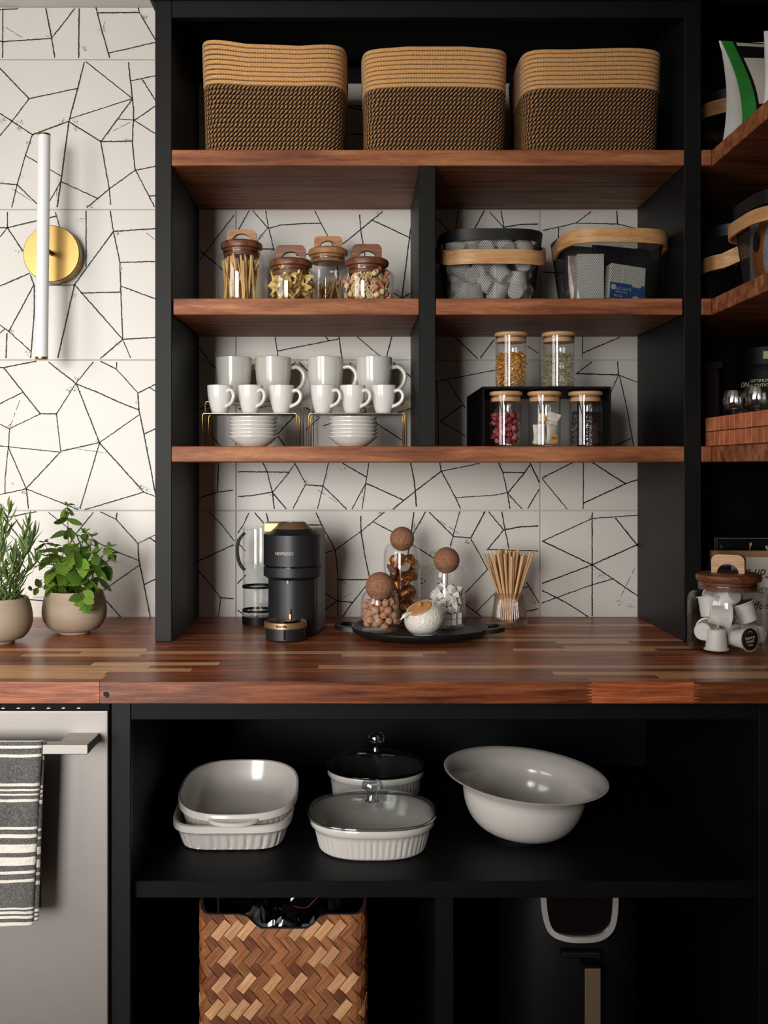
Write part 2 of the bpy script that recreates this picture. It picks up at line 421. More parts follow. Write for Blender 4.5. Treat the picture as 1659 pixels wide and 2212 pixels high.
L[0, 2] = ('16,455 16,492|0,492 16,492 122,467|16,492 0,512|16,492 49,542|119,455 122,467 129,490 137,520|186,455 186,577|238,455 245,500 259,567 261,629 265,733|245,500 334,494 400,490|245,500 161,615|259,567 334,565|261,618 334,645 380,660|'
  '175,633 261,631|161,615 265,733|161,615 124,777|265,733 334,729 420,724|265,733 214,777|265,733 284,777|0,618 63,591|66,594 74,618 74,675 66,777|73,616 19,716|104,616 161,616|0,702 19,716 67,759|15,719 13,777|0,720 10,711|'
  '506,465 431,562|431,541 463,567 490,590|430,751 451,777|400,715 430,751')
R3 = ('0,794 8,794 85,779|8,794 50,847 87,894|50,847 0,872|87,894 122,894|87,894 21,926|0,916 21,927|102,780 164,828|204,779 164,828 122,894|164,829 215,849 260,870 301,886|166,831 187,885 215,956|214,779 251,797|253,779 251,797 298,849|'
  '298,849 334,831 380,808|323,837 334,844 350,854|298,849 300,885 311,938 326,1015 340,1090|311,938 334,927 390,900|302,895 215,956|215,956 131,975|122,894 131,975|21,927 18,965 11,1032 11,1065|0,963 18,965 131,977|18,966 57,1056|131,976 57,1055|'
  '215,957 172,1102|215,957 311,1063|311,1063 335,1072 400,1095|311,1063 180,1102|57,1056 172,1102|0,1068 57,1056|57,1056 62,1102')
L[0, 3] = R3+'|449,779 466,796 490,822|430,885 440,881 470,872|460,945 475,962 500,995|472,999 470,1063|430,1076 470,1063 508,1058'
L[0, 4] = '|'.join(' '.join('%s,%d' % (p.split(',')[0], int(p.split(',')[1])+325) for p in pl.split()) for pl in R3.split('|'))+'|450,1105 478,1132 508,1171|508,1175 430,1211|430,1233 477,1291|477,1291 508,1294|477,1291 472,1332'
L[1, 2] = ('538,455 520,488 510,506|546,455 578,492|574,455 580,491 592,540|580,493 608,486 660,483 693,482|578,493 560,515 530,556|565,538 592,538|680,455 693,482 709,512 724,538|777,465 779,496 788,551 798,596|829,455 779,496 747,522 724,538|'
  '803,475 884,513 940,560|887,493 868,644|850,632 868,644 888,632|724,538 700,544 640,552|724,538 730,592 729,720|594,727 602,777|601,758 733,732|704,727 709,735|732,728 739,777|771,727 830,777|846,728 833,777|'
  '940,468 967,497 1017,514|991,455 984,493 973,530|1046,455 1026,493 1017,514|1055,455 1088,492|1082,455 1089,492 1099,534|1089,491 1124,485 1166,484|983,728 1034,777|1067,734 1035,777|1140,748 1166,765')
L[2, 2] = '1168,499 1244,482 1280,455|1332,455 1334,484|1244,482 1334,484 1400,500|1206,493 1206,520|1168,588 1240,590|1258,728 1258,777|1258,763 1298,746 1340,728'
L[1, 3] = ('642,780 632,788 600,830|643,780 664,801 700,840|562,881 582,876 635,900|635,900 599,938|601,942 614,962 640,999|515,883 562,881|660,880 690,902 660,930|848,782 888,815|860,891 890,882|814,915 867,950|790,890 814,915|700,920 740,905 790,890|755,780 790,890|'
  '510,1019 625,1020|568,1000 577,1019 588,1063 593,1102|636,1003 624,1021 589,1063|510,1073 541,1071 588,1063|589,1065 621,1102|636,999 660,1044|660,1047 698,1050|660,1047 631,1102|710,999 698,1050 685,1102|698,1050 751,1102|740,1001 792,1031|797,999 792,1031 790,1044 782,1102|790,1044 759,1102|'
  '791,1044 873,1081|887,999 894,1036 897,1061 899,1093|950,999 953,1018|953,1018 897,1061 846,1102|953,1018 1036,1001|953,1018 984,1075 996,1102|984,1075 1064,1070 1097,1064|1077,1000 1086,1020 1096,1065 1102,1102|1086,1020 1133,1021|1145,1004 1133,1021 1097,1065|1097,1066 1130,1102|1145,1000 1160,1032 1166,1045|1166,1054 1138,1102|'
  '943,824 1067,800 1110,790|967,822 1004,880|943,824 946,865 947,963|999,875 951,910|951,910 1006,942')
L[2, 3] = ('1245,807 1336,810|1282,780 1245,807|1334,780 1336,810|1336,810 1380,827|1336,810 1320,847 1290,900|1338,812 1355,886 1369,965|1326,963 1364,947|1260,999 1260,1102|1237,999 1172,1032|1279,999 1351,1045|1380,1035 1351,1045 1260,1087|1172,1035 1227,1102')
L[1, 4] = ('539,1105 526,1133 510,1157 516,1174 530,1190|548,1105 580,1142|575,1105 582,1142|681,1105 695,1134 724,1188|660,1134 694,1134|724,1188 700,1194 640,1205|724,1188 730,1242 729,1334|731,1252 798,1252|700,1280 728,1298|728,1298 762,1301|728,1298 701,1318|798,1256 762,1301 740,1332|'
  '779,1115 780,1148 788,1200 798,1246|830,1106 805,1127 780,1148 724,1188|805,1127 846,1148 905,1185 937,1206|894,1106 889,1146 868,1294|919,1106 892,1154|927,1106 980,1159|993,1106 984,1137 973,1180|980,1159 1017,1162|1047,1106 1017,1162|1017,1164 1041,1206 1053,1230|1053,1230 1006,1280|'
  '1056,1106 1088,1145|1084,1106 1091,1145 1099,1184|1088,1145 1124,1138 1166,1136|1088,1145 1053,1187|1053,1187 1166,1190|1006,1306 1043,1334|1030,1321 1066,1284|1137,1257 1166,1305|1130,1270 1142,1267|1137,1321 1166,1314|510,1316 521,1323 530,1331|510,1263 530,1243')
L[2, 4] = ('1279,1107 1279,1334|1279,1120 1172,1169|1172,1169 1279,1220|1279,1220 1380,1175|1279,1120 1380,1113|1330,1120 1380,1182|1279,1220 1172,1260|1279,1220 1380,1289|1172,1276 1224,1302 1273,1334|1172,1302 1279,1263 1325,1250')
L[1, 1] = '540,140 600,260 580,300|600,260 740,228 790,240|755,290 800,292|560,228 900,230|700,300 760,330|1110,200 1125,320'
SPOT = {(0, 0): [(182, 105), (104, 79), (313, 38), (222, 66)], (0, 1): [(8, 260), (43, 264), (39, 278), (136, 262), (166, 264), (163, 278), (86, 288), (62, 310), (44, 382), (275, 303), (2, 395), (194, 447)],
  (0, 2): [(175, 476), (43, 542), (159, 636), (253, 503), (26, 716), (60, 760), (256, 740)], (0, 3): [(166, 816), (149, 841), (162, 843), (211, 955), (305, 1052), (315, 1057), (52, 1062), (168, 1096), (20, 920), (462, 1060)],
  (0, 4): [(305, 1377), (503, 1176), (478, 1293)], (1, 2): [(562, 512), (590, 545), (858, 628), (882, 640), (816, 458)], (1, 3): [(603, 920), (640, 905), (700, 918), (818, 918), (573, 1006), (660, 1043), (704, 1032), (741, 1012), (590, 1070), (854, 1098), (1080, 1005)],
  (1, 4): [(741, 1256), (974, 1174), (1011, 1172), (823, 1109), (1012, 1302), (936, 1195), (1155, 1300), (1056, 1185)], (2, 3): [(1176, 1030)], (2, 4): [(1279, 1120), (1300, 1245), (1340, 1300), (1362, 1310)], (2, 2): [(1212, 498)]}
DASH = {(0, 0): [(12, 59, 49, 82), (231, 36, 222, 62)], (0, 1): [(233, 289, 281, 264), (25, 407, 68, 434), (124, 408, 122, 424)], (0, 2): [(316, 503, 334, 517), (264, 570, 261, 594)],
  (0, 3): [(43, 864, 23, 919), (163, 969, 233, 979), (294, 860, 294, 873), (18, 1038, 36, 1051)], (1, 3): [(686, 1058, 728, 1085), (783, 1058, 782, 1080)], (1, 4): [(735, 1294, 787, 1267), (950, 1125, 992, 1153), (896, 1130, 893, 1150)], (0, 4): [(294, 1185, 294, 1198)], (2, 4): [(1340, 1290, 1372, 1225)]}
def wx(x): return px(x, YB)
def wz(y): return pz(y, YB)
def crackle(key, x0, x1, y0, y1, parent):
    g = G(); r = random.Random(hash(key) % 999 + 5)
    yq = YB-.0006
    def quadstrip(pts, wd):
        if len(pts) < 2: return
        A = []
        for i, p in enumerate(pts):
            a, b = pts[max(i-1, 0)], pts[min(i+1, len(pts)-1)]
            dx, dy = b[0]-a[0], b[1]-a[1]; l = math.hypot(dx, dy) or 1
            k = wd[i]/2; A.append(((p[0]-dy/l*k, p[1]+dx/l*k), (p[0]+dy/l*k, p[1]-dx/l*k)))
        V = []; Fs = []
        for i, (a, b) in enumerate(A):
            V += [(wx(a[0]), yq, wz(a[1])), (wx(b[0]), yq, wz(b[1]))]
            if i: Fs.append((2*i-2, 2*i-1, 2*i+1, 2*i))
        g.add(V, Fs)
    inside = lambda p: x0+2 < p[0] < x1-2 and y0+2 < p[1] < y1-2
    for pl in L.get(key, '').split('|'):
        if not pl: continue
        ps = [tuple(float(q) for q in p.split(',')) for p in pl.split()]
        pts = []
        bw = r.uniform(1.9, 2.8)
        for a, b in zip(ps, ps[1:]):
            n = max(2, int(math.hypot(b[0]-a[0], b[1]-a[1])/3.2))
            pts += [(a[0]+(b[0]-a[0])*i/n+r.uniform(-.45, .45), a[1]+(b[1]-a[1])*i/n+r.uniform(-.45, .45)) for i in range(n)]
        pts.append(ps[-1])
        run = []
        for p in pts+[None]:
            if p is not None and inside(p): run.append(p)
            elif run:
                quadstrip(run, [bw*(1+.35*noise.noise(Vector((q[0]*.16, q[1]*.16, 3)))+r.uniform(-.12, .18)) for q in run]); run = []
        for e in (ps[0], ps[-1]):               # ink pools where the lines meet
            if inside(e) and r.random() < .6: blob(g, e, r.uniform(1.2, 2.2), yq, r)
    for c in SPOT.get(key, []):
        for _ in range(r.randint(14, 24)):
            p = (c[0]+r.gauss(0, 4), c[1]+r.gauss(0, 3))
            if inside(p): blob(g, p, r.uniform(.35, 1.1), yq, r)
    for (ax, ay, bx_, by_) in DASH.get(key, []):
        n = int(math.hypot(bx_-ax, by_-ay)/3.2); i = 0
        while i < n:
            ln = r.randint(1, 3)
            if r.random() < .75:
                q = [(ax+(bx_-ax)*k/n+r.uniform(-.4, .4), ay+(by_-ay)*k/n+r.uniform(-.4, .4)) for k in range(i, min(i+ln, n)+1)]
                if all(inside(p) for p in q): quadstrip(q, [r.uniform(.7, 1.3) for _ in q])
            i += ln
    if g.v: g.obj('crackle_print', INK, parent, recalc=False, weld=False)
def blob(g, c, rad, yq, r):
    n = 5; a0 = r.random()*6
    g.add([(wx(c[0]+rad*r.uniform(.6, 1.2)*math.cos(a0+2*PI*i/n)), yq-.0001, wz(c[1]+rad*r.uniform(.6, 1.2)*math.sin(a0+2*PI*i/n))) for i in range(n)], [tuple(range(n))])
for ci in range(len(colx)-1):
    for ri in range(len(rowy)-1):
        x0, x1, y0, y1 = colx[ci], colx[ci+1], rowy[ri], rowy[ri+1]
        a, b = wx(x0+.9), wx(x1-.9)
        if a > XR: continue
        t = G().box((max(a, XL), YB, wz(y1-.9)), (min(b, XR), YB+.012, wz(y0+.9)), .0012).obj('tile', TILE, wall)
        if ci >= 2: crackle((ci-2, ri), x0, x1, y0, y1, t)

# ------------------------------------------------------------------ hutch
HX0, HX1, HX2, HX3 = px(335, YF), px(371, YF), px(1478, YF), px(1515, YF)
DX0, DX1 = px(905, YF), px(941, YF)
ZS1, ZS2, ZS3 = pz(324, YF), pz(645, YF), pz(964, YF)
hut = thing('hutch', 'tall black open hutch with walnut shelves standing on the worktop', 'hutch', (0, 0, ZT))
def hb(name, a, b, m, bev=.0015):
    return G().box((a[0], a[1], a[2]-ZT), (b[0], b[1], b[2]-ZT), bev).obj(name, m, hut)
hb('side_panel', (HX0, YF, ZT), (HX1, YB, ZCEIL-.002), BLACK)
hb('side_panel', (HX2, YF, ZT), (HX3, YB, ZCEIL-.002), BLACK)
hb('top_rail', (HX1, YF, pz(38, YF)), (HX2, YF+.022, pz(3, YF)+.03), BLACK)
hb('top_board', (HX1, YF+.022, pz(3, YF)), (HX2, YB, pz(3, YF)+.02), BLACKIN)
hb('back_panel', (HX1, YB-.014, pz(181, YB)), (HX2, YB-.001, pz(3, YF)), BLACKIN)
hb('crown_moulding', (HX0-.012, YF-.014, pz(2, YF)), (HX3+.0, YF-.001, ZCEIL-.002), BLACK, .004)
hb('crown_moulding', (HX0-.012, YF-.0005, pz(2, YF)), (HX0-.0005, YB-.001, ZCEIL-.002), BLACK, .003)
T = pz(358, YF)
hb('shelf', (HX1, YF-.002, pz(358, YF)), (HX2, YB-.001, ZS1), SHELFW, .0018)
hb('shelf', (HX1+.004, YF-.003, pz(680, YF)), (DX0, YB-.001, ZS2), SHELFW, .0018)
hb('shelf', (DX1+.0006, YF-.003, pz(680, YF)), (HX2-.004, YB-.001, ZS2), SHELFW, .0018)
hb('shelf', (HX1, YF-.003, pz(998, YF)), (HX2, YB-.001, ZS3), SHELFW, .0018)
hb('divider', (DX0, YF, ZS3), (DX1, YB-.001, T), BLACK)

# ------------------------------------------------------------------ worktop of glued staves
WAL = wood('walnut_stave', (74, 32, 17), (148, 78, 44), (202, 122, 72), (1.6, 26, 26), 4, .31, rand=9, tone=.48, spec=.36)
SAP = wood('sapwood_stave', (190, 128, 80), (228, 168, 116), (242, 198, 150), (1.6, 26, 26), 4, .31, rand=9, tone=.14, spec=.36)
top = thing('worktop', 'walnut butcher block worktop of glued staves running under the hutch', 'worktop', (0, 0, 0))
ZU = pz(1520, YC)
rw = random.Random(4)
nrow = 26; step = (YB-YC)/nrow
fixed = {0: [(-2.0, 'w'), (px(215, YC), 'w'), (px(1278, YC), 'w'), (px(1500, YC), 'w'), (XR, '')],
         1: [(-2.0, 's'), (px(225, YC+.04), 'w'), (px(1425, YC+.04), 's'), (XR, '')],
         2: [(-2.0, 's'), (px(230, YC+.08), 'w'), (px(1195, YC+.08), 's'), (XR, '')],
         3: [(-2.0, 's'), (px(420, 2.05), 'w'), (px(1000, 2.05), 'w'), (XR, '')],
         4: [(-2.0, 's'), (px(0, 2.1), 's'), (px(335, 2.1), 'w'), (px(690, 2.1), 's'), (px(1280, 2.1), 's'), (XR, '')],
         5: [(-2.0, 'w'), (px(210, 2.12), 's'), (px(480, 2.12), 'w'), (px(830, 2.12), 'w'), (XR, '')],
         8: [(-2.0, 'w'), (px(70, 2.25), 's'), (px(320, 2.25), 'w'), (px(740, 2.25), 's'), (px(910, 2.25), 'w'), (XR, '')],
         10: [(-2.0, 'w'), (px(-20, 2.3), 's'), (px(330, 2.3), 'w'), (px(1100, 2.3), 's'), (px(1400, 2.3), 'w'), (XR, '')],
         13: [(-2.0, 'w'), (px(820, 2.46), 'w'), (px(1180, 2.46), 's'), (px(1330, 2.46), 'w'), (XR, '')]}
for i in range(nrow):
    segs = fixed.get(i)
    if not segs:
        x = -2.0-rw.random()*.4; segs = []
        while x < XR:
            segs.append((max(x, -2.0), 's' if rw.random() < .1 else 'w')); x += rw.uniform(.35, .8)
        segs.append((XR, ''))
    for (a, k), (b, _) in zip(segs, segs[1:]):
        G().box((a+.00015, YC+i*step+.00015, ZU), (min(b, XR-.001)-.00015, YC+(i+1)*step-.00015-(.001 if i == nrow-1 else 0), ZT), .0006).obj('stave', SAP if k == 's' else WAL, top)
# finger joint and knot on the front edge
gk = G()
for k in range(6):
    z = ZU+.003+k*.0058
    for xj, d in ((215, -1), (1278, -1), (1500, 1)):
        gk.add([(px(xj, YC), YC-.0003, z), (px(xj, YC)+d*.011, YC-.0003, z+.0015), (px(xj, YC), YC-.0003, z+.003)], [(0, 1, 2)])
gk.obj('finger_joint', WAL, top)
rr = random.Random(8); kp = [(px(230, YC)+.0085*rr.uniform(.5, 1)*math.cos(a), pz(1500, YC)+.0075*rr.uniform(.5, 1)*math.sin(a)) for a in [2*PI*i/11 for i in range(11)]]
G().prism(kp, .002, Matrix.Translation((0, YC, 0))).obj('knot', mat('knot_hole', (22, 14, 11), .8), top)

# ------------------------------------------------------------------ lower cabinet (open black unit under the worktop)
YL = 1.925
cab = thing('base_cabinet', 'open black base cabinet with shelves under the walnut worktop', 'cabinet', (0, 0, 0))
LX0, LX1, LX2 = px(240, YL), px(282, YL), px(1640, YL)
ZL = pz(1903, 1.95); ZLB = pz(1940, 1.95)
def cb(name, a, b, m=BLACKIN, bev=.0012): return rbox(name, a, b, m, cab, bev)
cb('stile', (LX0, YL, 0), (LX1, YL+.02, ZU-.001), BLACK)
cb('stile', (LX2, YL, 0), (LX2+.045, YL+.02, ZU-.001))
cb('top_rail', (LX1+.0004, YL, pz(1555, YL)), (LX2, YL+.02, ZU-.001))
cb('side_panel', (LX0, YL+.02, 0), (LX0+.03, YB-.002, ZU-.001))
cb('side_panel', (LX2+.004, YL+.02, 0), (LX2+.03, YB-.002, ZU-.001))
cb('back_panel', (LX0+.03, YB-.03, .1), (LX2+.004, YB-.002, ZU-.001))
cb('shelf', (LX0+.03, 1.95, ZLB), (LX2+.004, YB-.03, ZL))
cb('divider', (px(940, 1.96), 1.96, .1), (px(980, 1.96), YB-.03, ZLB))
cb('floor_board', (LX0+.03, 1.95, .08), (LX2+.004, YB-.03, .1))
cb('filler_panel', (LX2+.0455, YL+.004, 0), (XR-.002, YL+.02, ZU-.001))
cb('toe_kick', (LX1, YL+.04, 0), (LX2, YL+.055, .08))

# ------------------------------------------------------------------ corner shelving along the side wall
XS = .783
rs = thing('corner_shelving', 'black shelving with walnut shelves turning the corner beside the hutch', 'shelving', (0, 0, ZT))
def sb(name, a, b, m, bev=.0018): return G().box((a[0], a[1], a[2]-ZT), (b[0], b[1], b[2]-ZT), bev).obj(name, m, rs)
for z1, z0 in ((ZS1, pz(358, YF)), (ZS2, pz(680, YF)), (ZS3, pz(998, YF))):
    sb('shelf', (XS, 1.55, z0), (XR-.022, YB-.022, z1), SHELFW)
    sb('shelf_return', (HX3+.0005, YF-.003, z0), (XS-.0003, YB-.022, z1), SHELFW)
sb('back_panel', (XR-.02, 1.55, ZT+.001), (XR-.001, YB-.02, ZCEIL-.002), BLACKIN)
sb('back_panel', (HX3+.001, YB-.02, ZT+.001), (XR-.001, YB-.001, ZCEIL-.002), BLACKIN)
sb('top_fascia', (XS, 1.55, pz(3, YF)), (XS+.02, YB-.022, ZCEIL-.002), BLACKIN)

# ================================================================== hutch, top shelf: three rope baskets
def twist_mat():
    m, nt, b = base_mat('two_tone_rope'); setp(b, .85, 0, .3)
    uv = nt.nodes.new('ShaderNodeUVMap'); sx = nt.nodes.new('ShaderNodeSeparateXYZ'); nt.links.new(uv.outputs[0], sx.inputs[0])
    n = noise_node(nt, coords(nt), 26, 2)
    m1 = nt.nodes.new('ShaderNodeMath'); m1.operation = 'MULTIPLY_ADD'; m1.inputs[1].default_value = -2.0     # turns round the rope
    nt.links.new(sx.outputs[1], m1.inputs[0]); nt.links.new(sx.outputs[0], m1.inputs[2])
    m2 = nt.nodes.new('ShaderNodeMath'); m2.operation = 'MULTIPLY_ADD'; m2.inputs[1].default_value = .7
    nt.links.new(n.outputs['Fac'], m2.inputs[0]); nt.links.new(m1.outputs[0], m2.inputs[2])
    fr = nt.nodes.new('ShaderNodeMath'); fr.operation = 'FRACT'; nt.links.new(m2.outputs[0], fr.inputs[0])
    r = ramp(nt, [(0, lin((26, 22, 20))), (.38, lin((32, 27, 23))), (.45, lin((166, 118, 72))), (.94, lin((208, 156, 100))), (1, lin((40, 32, 26)))])
    nt.links.new(fr.outputs[0], r.inputs[0]); nt.links.new(r.outputs[0], b.inputs['Base Color'])
    mu = nt.nodes.new('ShaderNodeMath'); mu.operation = 'MULTIPLY'; mu.inputs[1].default_value = PI
    m4 = nt.nodes.new('ShaderNodeMath'); m4.operation = 'MULTIPLY'; m4.inputs[1].default_value = 2
    nt.links.new(fr.outputs[0], m4.inputs[0]); f2 = nt.nodes.new('ShaderNodeMath'); f2.operation = 'FRACT'; nt.links.new(m4.outputs[0], f2.inputs[0])
    nt.links.new(f2.outputs[0], mu.inputs[0]); sn = nt.nodes.new('ShaderNodeMath'); sn.operation = 'SINE'; nt.links.new(mu.outputs[0], sn.inputs[0])
    bump(nt, b, sn.outputs[0], .9, .003)
    return m
TWIST = twist_mat()
def rope_basket(label, x0, x1, b0, b1, ytop, lift):
    Yf = 2.365; dep = .29
    xa, xb = px(x0, Yf), px(x1, Yf); c = (xa+xb)/2
    t = thing('rope_basket', label, 'basket', (c, Yf+dep/2, ZS1), group='rope baskets on the top shelf')
    H = pz(ytop, Yf)-ZS1; n = 24; pit = H/n; r = pit*.505
    for i in range(n):
        k = (i+.5)/n
        wa = ((px(b1, Yf)-px(b0, Yf))*(1-k)+(xb-xa)*k)/2; da = dep/2*(.94+.06*k)
        pts = []; m = 72; us = [0]
        for j in range(m):
            a = 2*PI*(j+.5)/m; x, y = sup(a, wa-r, da-r, 6.5)
            z = (i+.5)*pit+lift(x/wa, y/da)*k**1.6
            if i == 0: z = max(z, r)
            bow = .006*noise.noise(Vector((x*9, y*9, z*7+c*5)))
            pts.append(Vector((x*(1+bow*3), y*(1+bow), z)))
        for j in range(m): us.append(us[-1]+(pts[(j+1) % m]-pts[j]).length)
        g = G(); R = []
        for j in range(m):
            tt = (pts[(j+1) % m]-pts[j-1]).normalized(); u = Vector((0, 0, 1)); nn = tt.cross(u).normalized(); u2 = nn.cross(tt)
            R.append([tuple(pts[j]+(nn*math.cos(2*PI*q/8)+u2*math.sin(2*PI*q/8))*r) for q in range(8)])
        tot = round(us[-1]/.0092); g.grid(R, True, True, us=[q/us[-1]*tot for q in us])
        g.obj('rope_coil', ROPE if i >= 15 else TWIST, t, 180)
    g = G(); g.lathe([(.001, .004), (.97, .004), (.97, .008), (.001, .008)], 48, (px(b1, Yf)-px(b0, Yf))/2*.93, dep/2*.9, 6.5); g.obj('base', TWIST, t)
rope_basket('rope basket with dipping wavy rim, directly above the pasta jars', 428, 751, 438, 746, 95, lambda u, v: (.017*max(0, -u-.1)-.004*math.cos(u*3) if v < 0 else .004))
rope_basket('rope basket in the middle of the top shelf, above the divider', 781, 1104, 787, 1099, 99, lambda u, v: .003*math.cos(u*4))
rope_basket('rope basket above the mesh baskets, end of the row by the corner', 1129, 1442, 1136, 1434, 103, lambda u, v: .002*math.sin(u*4))

# ================================================================== jars with arched wooden lids
def arch_handle(w, h, th, rin):
    rc = h*.34; o = [(-w/2, 0)]
    for i in range(6): a = PI-i/5*PI/2; o.append((-w/2+rc+rc*math.cos(a), h-rc+rc*math.sin(a)))
    for i in range(6): a = PI/2-i/5*PI/2; o.append((w/2-rc+rc*math.cos(a), h-rc+rc*math.sin(a)))
    o += [(w/2, 0)]
    for i in range(13): a = i/12*PI; o.append((rin*math.cos(a), rin*.92*math.sin(a)))
    return G().prism(o, th)
def glass_body(R, hs, rn, hn, th=.0028, foot=.006):
    o = [(.0005, .0), (R-foot, 0), (R-foot*.3, foot*.3), (R, foot)]
    o += [(R, hs)]
    for i in range(1, 8):
        a = i/7*PI/2; o.append((rn+(R-rn)*math.cos(a)**.8 if math.cos(a) > 1e-6 else rn, hs+(hn-hs)*.62*math.sin(a)))
    o += [(rn, hn)]
    i_ = [(max(r-th, .0004), z+(th*1.2 if z < foot*1.1 else 0)) for r, z in reversed(o)]
    return o+i_
HOND = wood('honey_oak', (150, 98, 58), (182, 128, 82), (204, 154, 106), (6, 40, 40), 5, .45, bmp=.05)
GASK = glass('silicone_ring', (.8, .78, .76), .6, .25, 1.2, .2)
def arch_jar(label, X, Y, z, R, lid_r, z_sh, z_lid, lid_t, hw, hh, lidm, handm, rz=0, group='pasta jars on the upper shelf', th=.016):
    t = thing('glass_jar', label, 'jar', (X, Y, z), rz, group)
    rn = lid_r*.93; G().lathe(glass_body(R, z_sh, rn, z_lid), 48).obj('glass_body', GLASS, t, 40)
    l = G().lathe([(.0005, lid_t), (lid_r*.86, lid_t), (lid_r*.97, lid_t*.8), (lid_r, lid_t*.5), (lid_r*.97, lid_t*.1), (lid_r*.9, 0), (rn*.9, 0), (rn*.9, -.017), (.0005, -.017)], 48).obj('lid', lidm, t, 35, loc=(0, 0, z_lid+.0005))
    arch_handle(hw, hh, th, hw*.33).obj('handle', handm, l, loc=(0, 0, lid_t*.96))
    G().tube([(rn*.915*math.cos(a), rn*.915*math.sin(a), -.008) for a in [2*PI*i/32 for i in range(32)]], .0022, 6, True).obj('seal', GASK, l, 180)
    return t
def stick(o, p0, p1):
    d = Vector(p1)-Vector(p0); o.location = p0; o.rotation_euler = d.to_track_quat('Z', 'Y').to_euler(); o.scale = (1, 1, d.length)
ZJ = ZS2+.0005
jA = (px(522, 2.50), 2.50); jB = (px(628, 2.43), 2.43); jC = (px(709, 2.615), 2.615); jD = (px(792.5, 2.43), 2.43)
arch_jar('tall glass jar of flat pasta ribbons with dark wooden lid', *jA, ZJ, .0602, .050, .108, .140, .018, .070, .030, LIDW, HOND, .02)
arch_jar('short glass jar of bow tie pasta with reddish arched lid', *jB, ZJ, .062, .0505, .062, .084, .017, .069, .036, LIDW, LIDW, -.02)
arch_jar('tall glass jar standing behind, filled low with pasta ribbons', *jC, ZJ, .0595, .050, .120, .148, .018, .070, .032, HOND, HOND, .03)
arch_jar('short glass jar packed with small striped pasta shapes', *jD, ZJ, .063, .0508, .062, .086, .017, .069, .036, LIDW, LIDW, 0)
PASTA = mat('dry_pasta', (214, 172, 104), .6, var=.1, vscale=60, rand=.16)
def ribbons(n, c, R, h, label, group, seed, spread):
    r = random.Random(seed); src = None
    me = G().box((-.0021, -.0008, 0), (.0021, .0008, 1), 0).mesh('pasta_ribbon'); me.materials.append(PASTA)
    for i in range(n):
        a = r.random()*2*PI; q = math.sqrt(r.random())*R*.78
        p0 = Vector((c[0]+q*math.cos(a), c[1]+q*math.sin(a), ZJ+.0045))
        while True:
            b = p0+Vector((r.gauss(0, spread), r.gauss(0, spread), h*r.uniform(.82, 1)))
            if math.hypot(b.x-c[0], b.y-c[1]) < R*.82: break
        o = link('pasta_ribbon', me); tag(o, label, 'pasta', group); stick(o, p0, b); o.rotation_euler.rotate_axis('Z', r.random()*3)
ribbons(84, jA, .056, .125, 'flat pasta ribbon standing in the jar with the dark wooden lid', 'pasta ribbons in the front tall jar', 1, .016)
ribbons(50, jC, .056, .088, 'flat pasta ribbon leaning in the tall jar at the back', 'pasta ribbons in the rear tall jar', 2, .024)
# bow ties
FARF = mat('bow_tie_pasta', (232, 204, 128), .55, var=.08, vscale=60, rand=.08)
def farfalle_mesh():
    g = G(); R = []
    for i in range(9):
        u = -1+i/4.0; ring = []
        for j in range(7):
            v = -1+j/3.0; wdt = .28+.72*abs(u)**.8
            zig = .0012*(1 if j % 2 else -1) if abs(u) == 1 else 0
            ring.append((u*.019+zig, v*.0135*wdt, .004*math.cos(v*PI*1.5)*(1-abs(u))**1.2+.0025*math.sin(u*2+v)))
        R.append(ring)
    g.grid(R, False, False); R2 = [[(x, y, z+.0011) for x, y, z in q] for q in R]; g.grid(R2, False, False)
    return g.mesh('bow_tie_pasta', 180)
fm = farfalle_mesh(); fm.materials.append(FARF)
def pack(n, R, z0, z1, d, seed, tries=4000, shell=.0):
    r = random.Random(seed); out = []
    for _ in range(tries):
        a = r.random()*2*PI; q = R*math.sqrt(shell+(1-shell)*r.random()); p = Vector((q*math.cos(a), q*math.sin(a), r.uniform(z0, z1)))
        if all((p-o).length > d for o in out): out.append(p)
        if len(out) >= n: break
    return out
r = random.Random(5)
for p in pack(46, .043, .014, .066, .0165, 5, shell=.15):
    o = link('bow_tie_pasta', fm, None, (jB[0]+p.x, jB[1]+p.y, ZJ+p.z), (r.uniform(-1.2, 1.2), r.uniform(-1.2, 1.2), r.random()*6))
    tag(o, 'yellow bow tie pasta piece in the short jar with reddish lid', 'pasta', 'bow ties in the jar')
PWHT = mat('pale_pasta', (228, 200, 150), .6, var=.08, vscale=60, rand=.1); PPNK = mat('pink_pasta', (206, 128, 100), .6, var=.08, vscale=60, rand=.12)
g = G().lathe([(.0058, 0), (.0062, .004), (.0058, .012), (.0042, .012), (.0045, .004), (.0042, 0), (.0058, 0)], 12); tubem = g.mesh('pasta_tube', 40); tubep = g.mesh('pasta_tube', 40)
tubem.materials.append(PWHT); tubep.materials.append(PPNK)
g = G()                                   # striped egg shape with slots
R = []
g.tube([(*sup(2*PI*i/20, .0062, .0085), 0) for i in range(20)], .0013, 6, True)
for k in (-.0045, -.0015, .0015, .0045):
    hw = .0062*math.sqrt(1-(k/.0085)**2); g.tube([(-hw, k, 0), (0, k+.0012, 0), (hw, k, 0)], .0009, 6)
eggm = g.mesh('pasta_egg', 180); eggm.materials.append(PWHT)
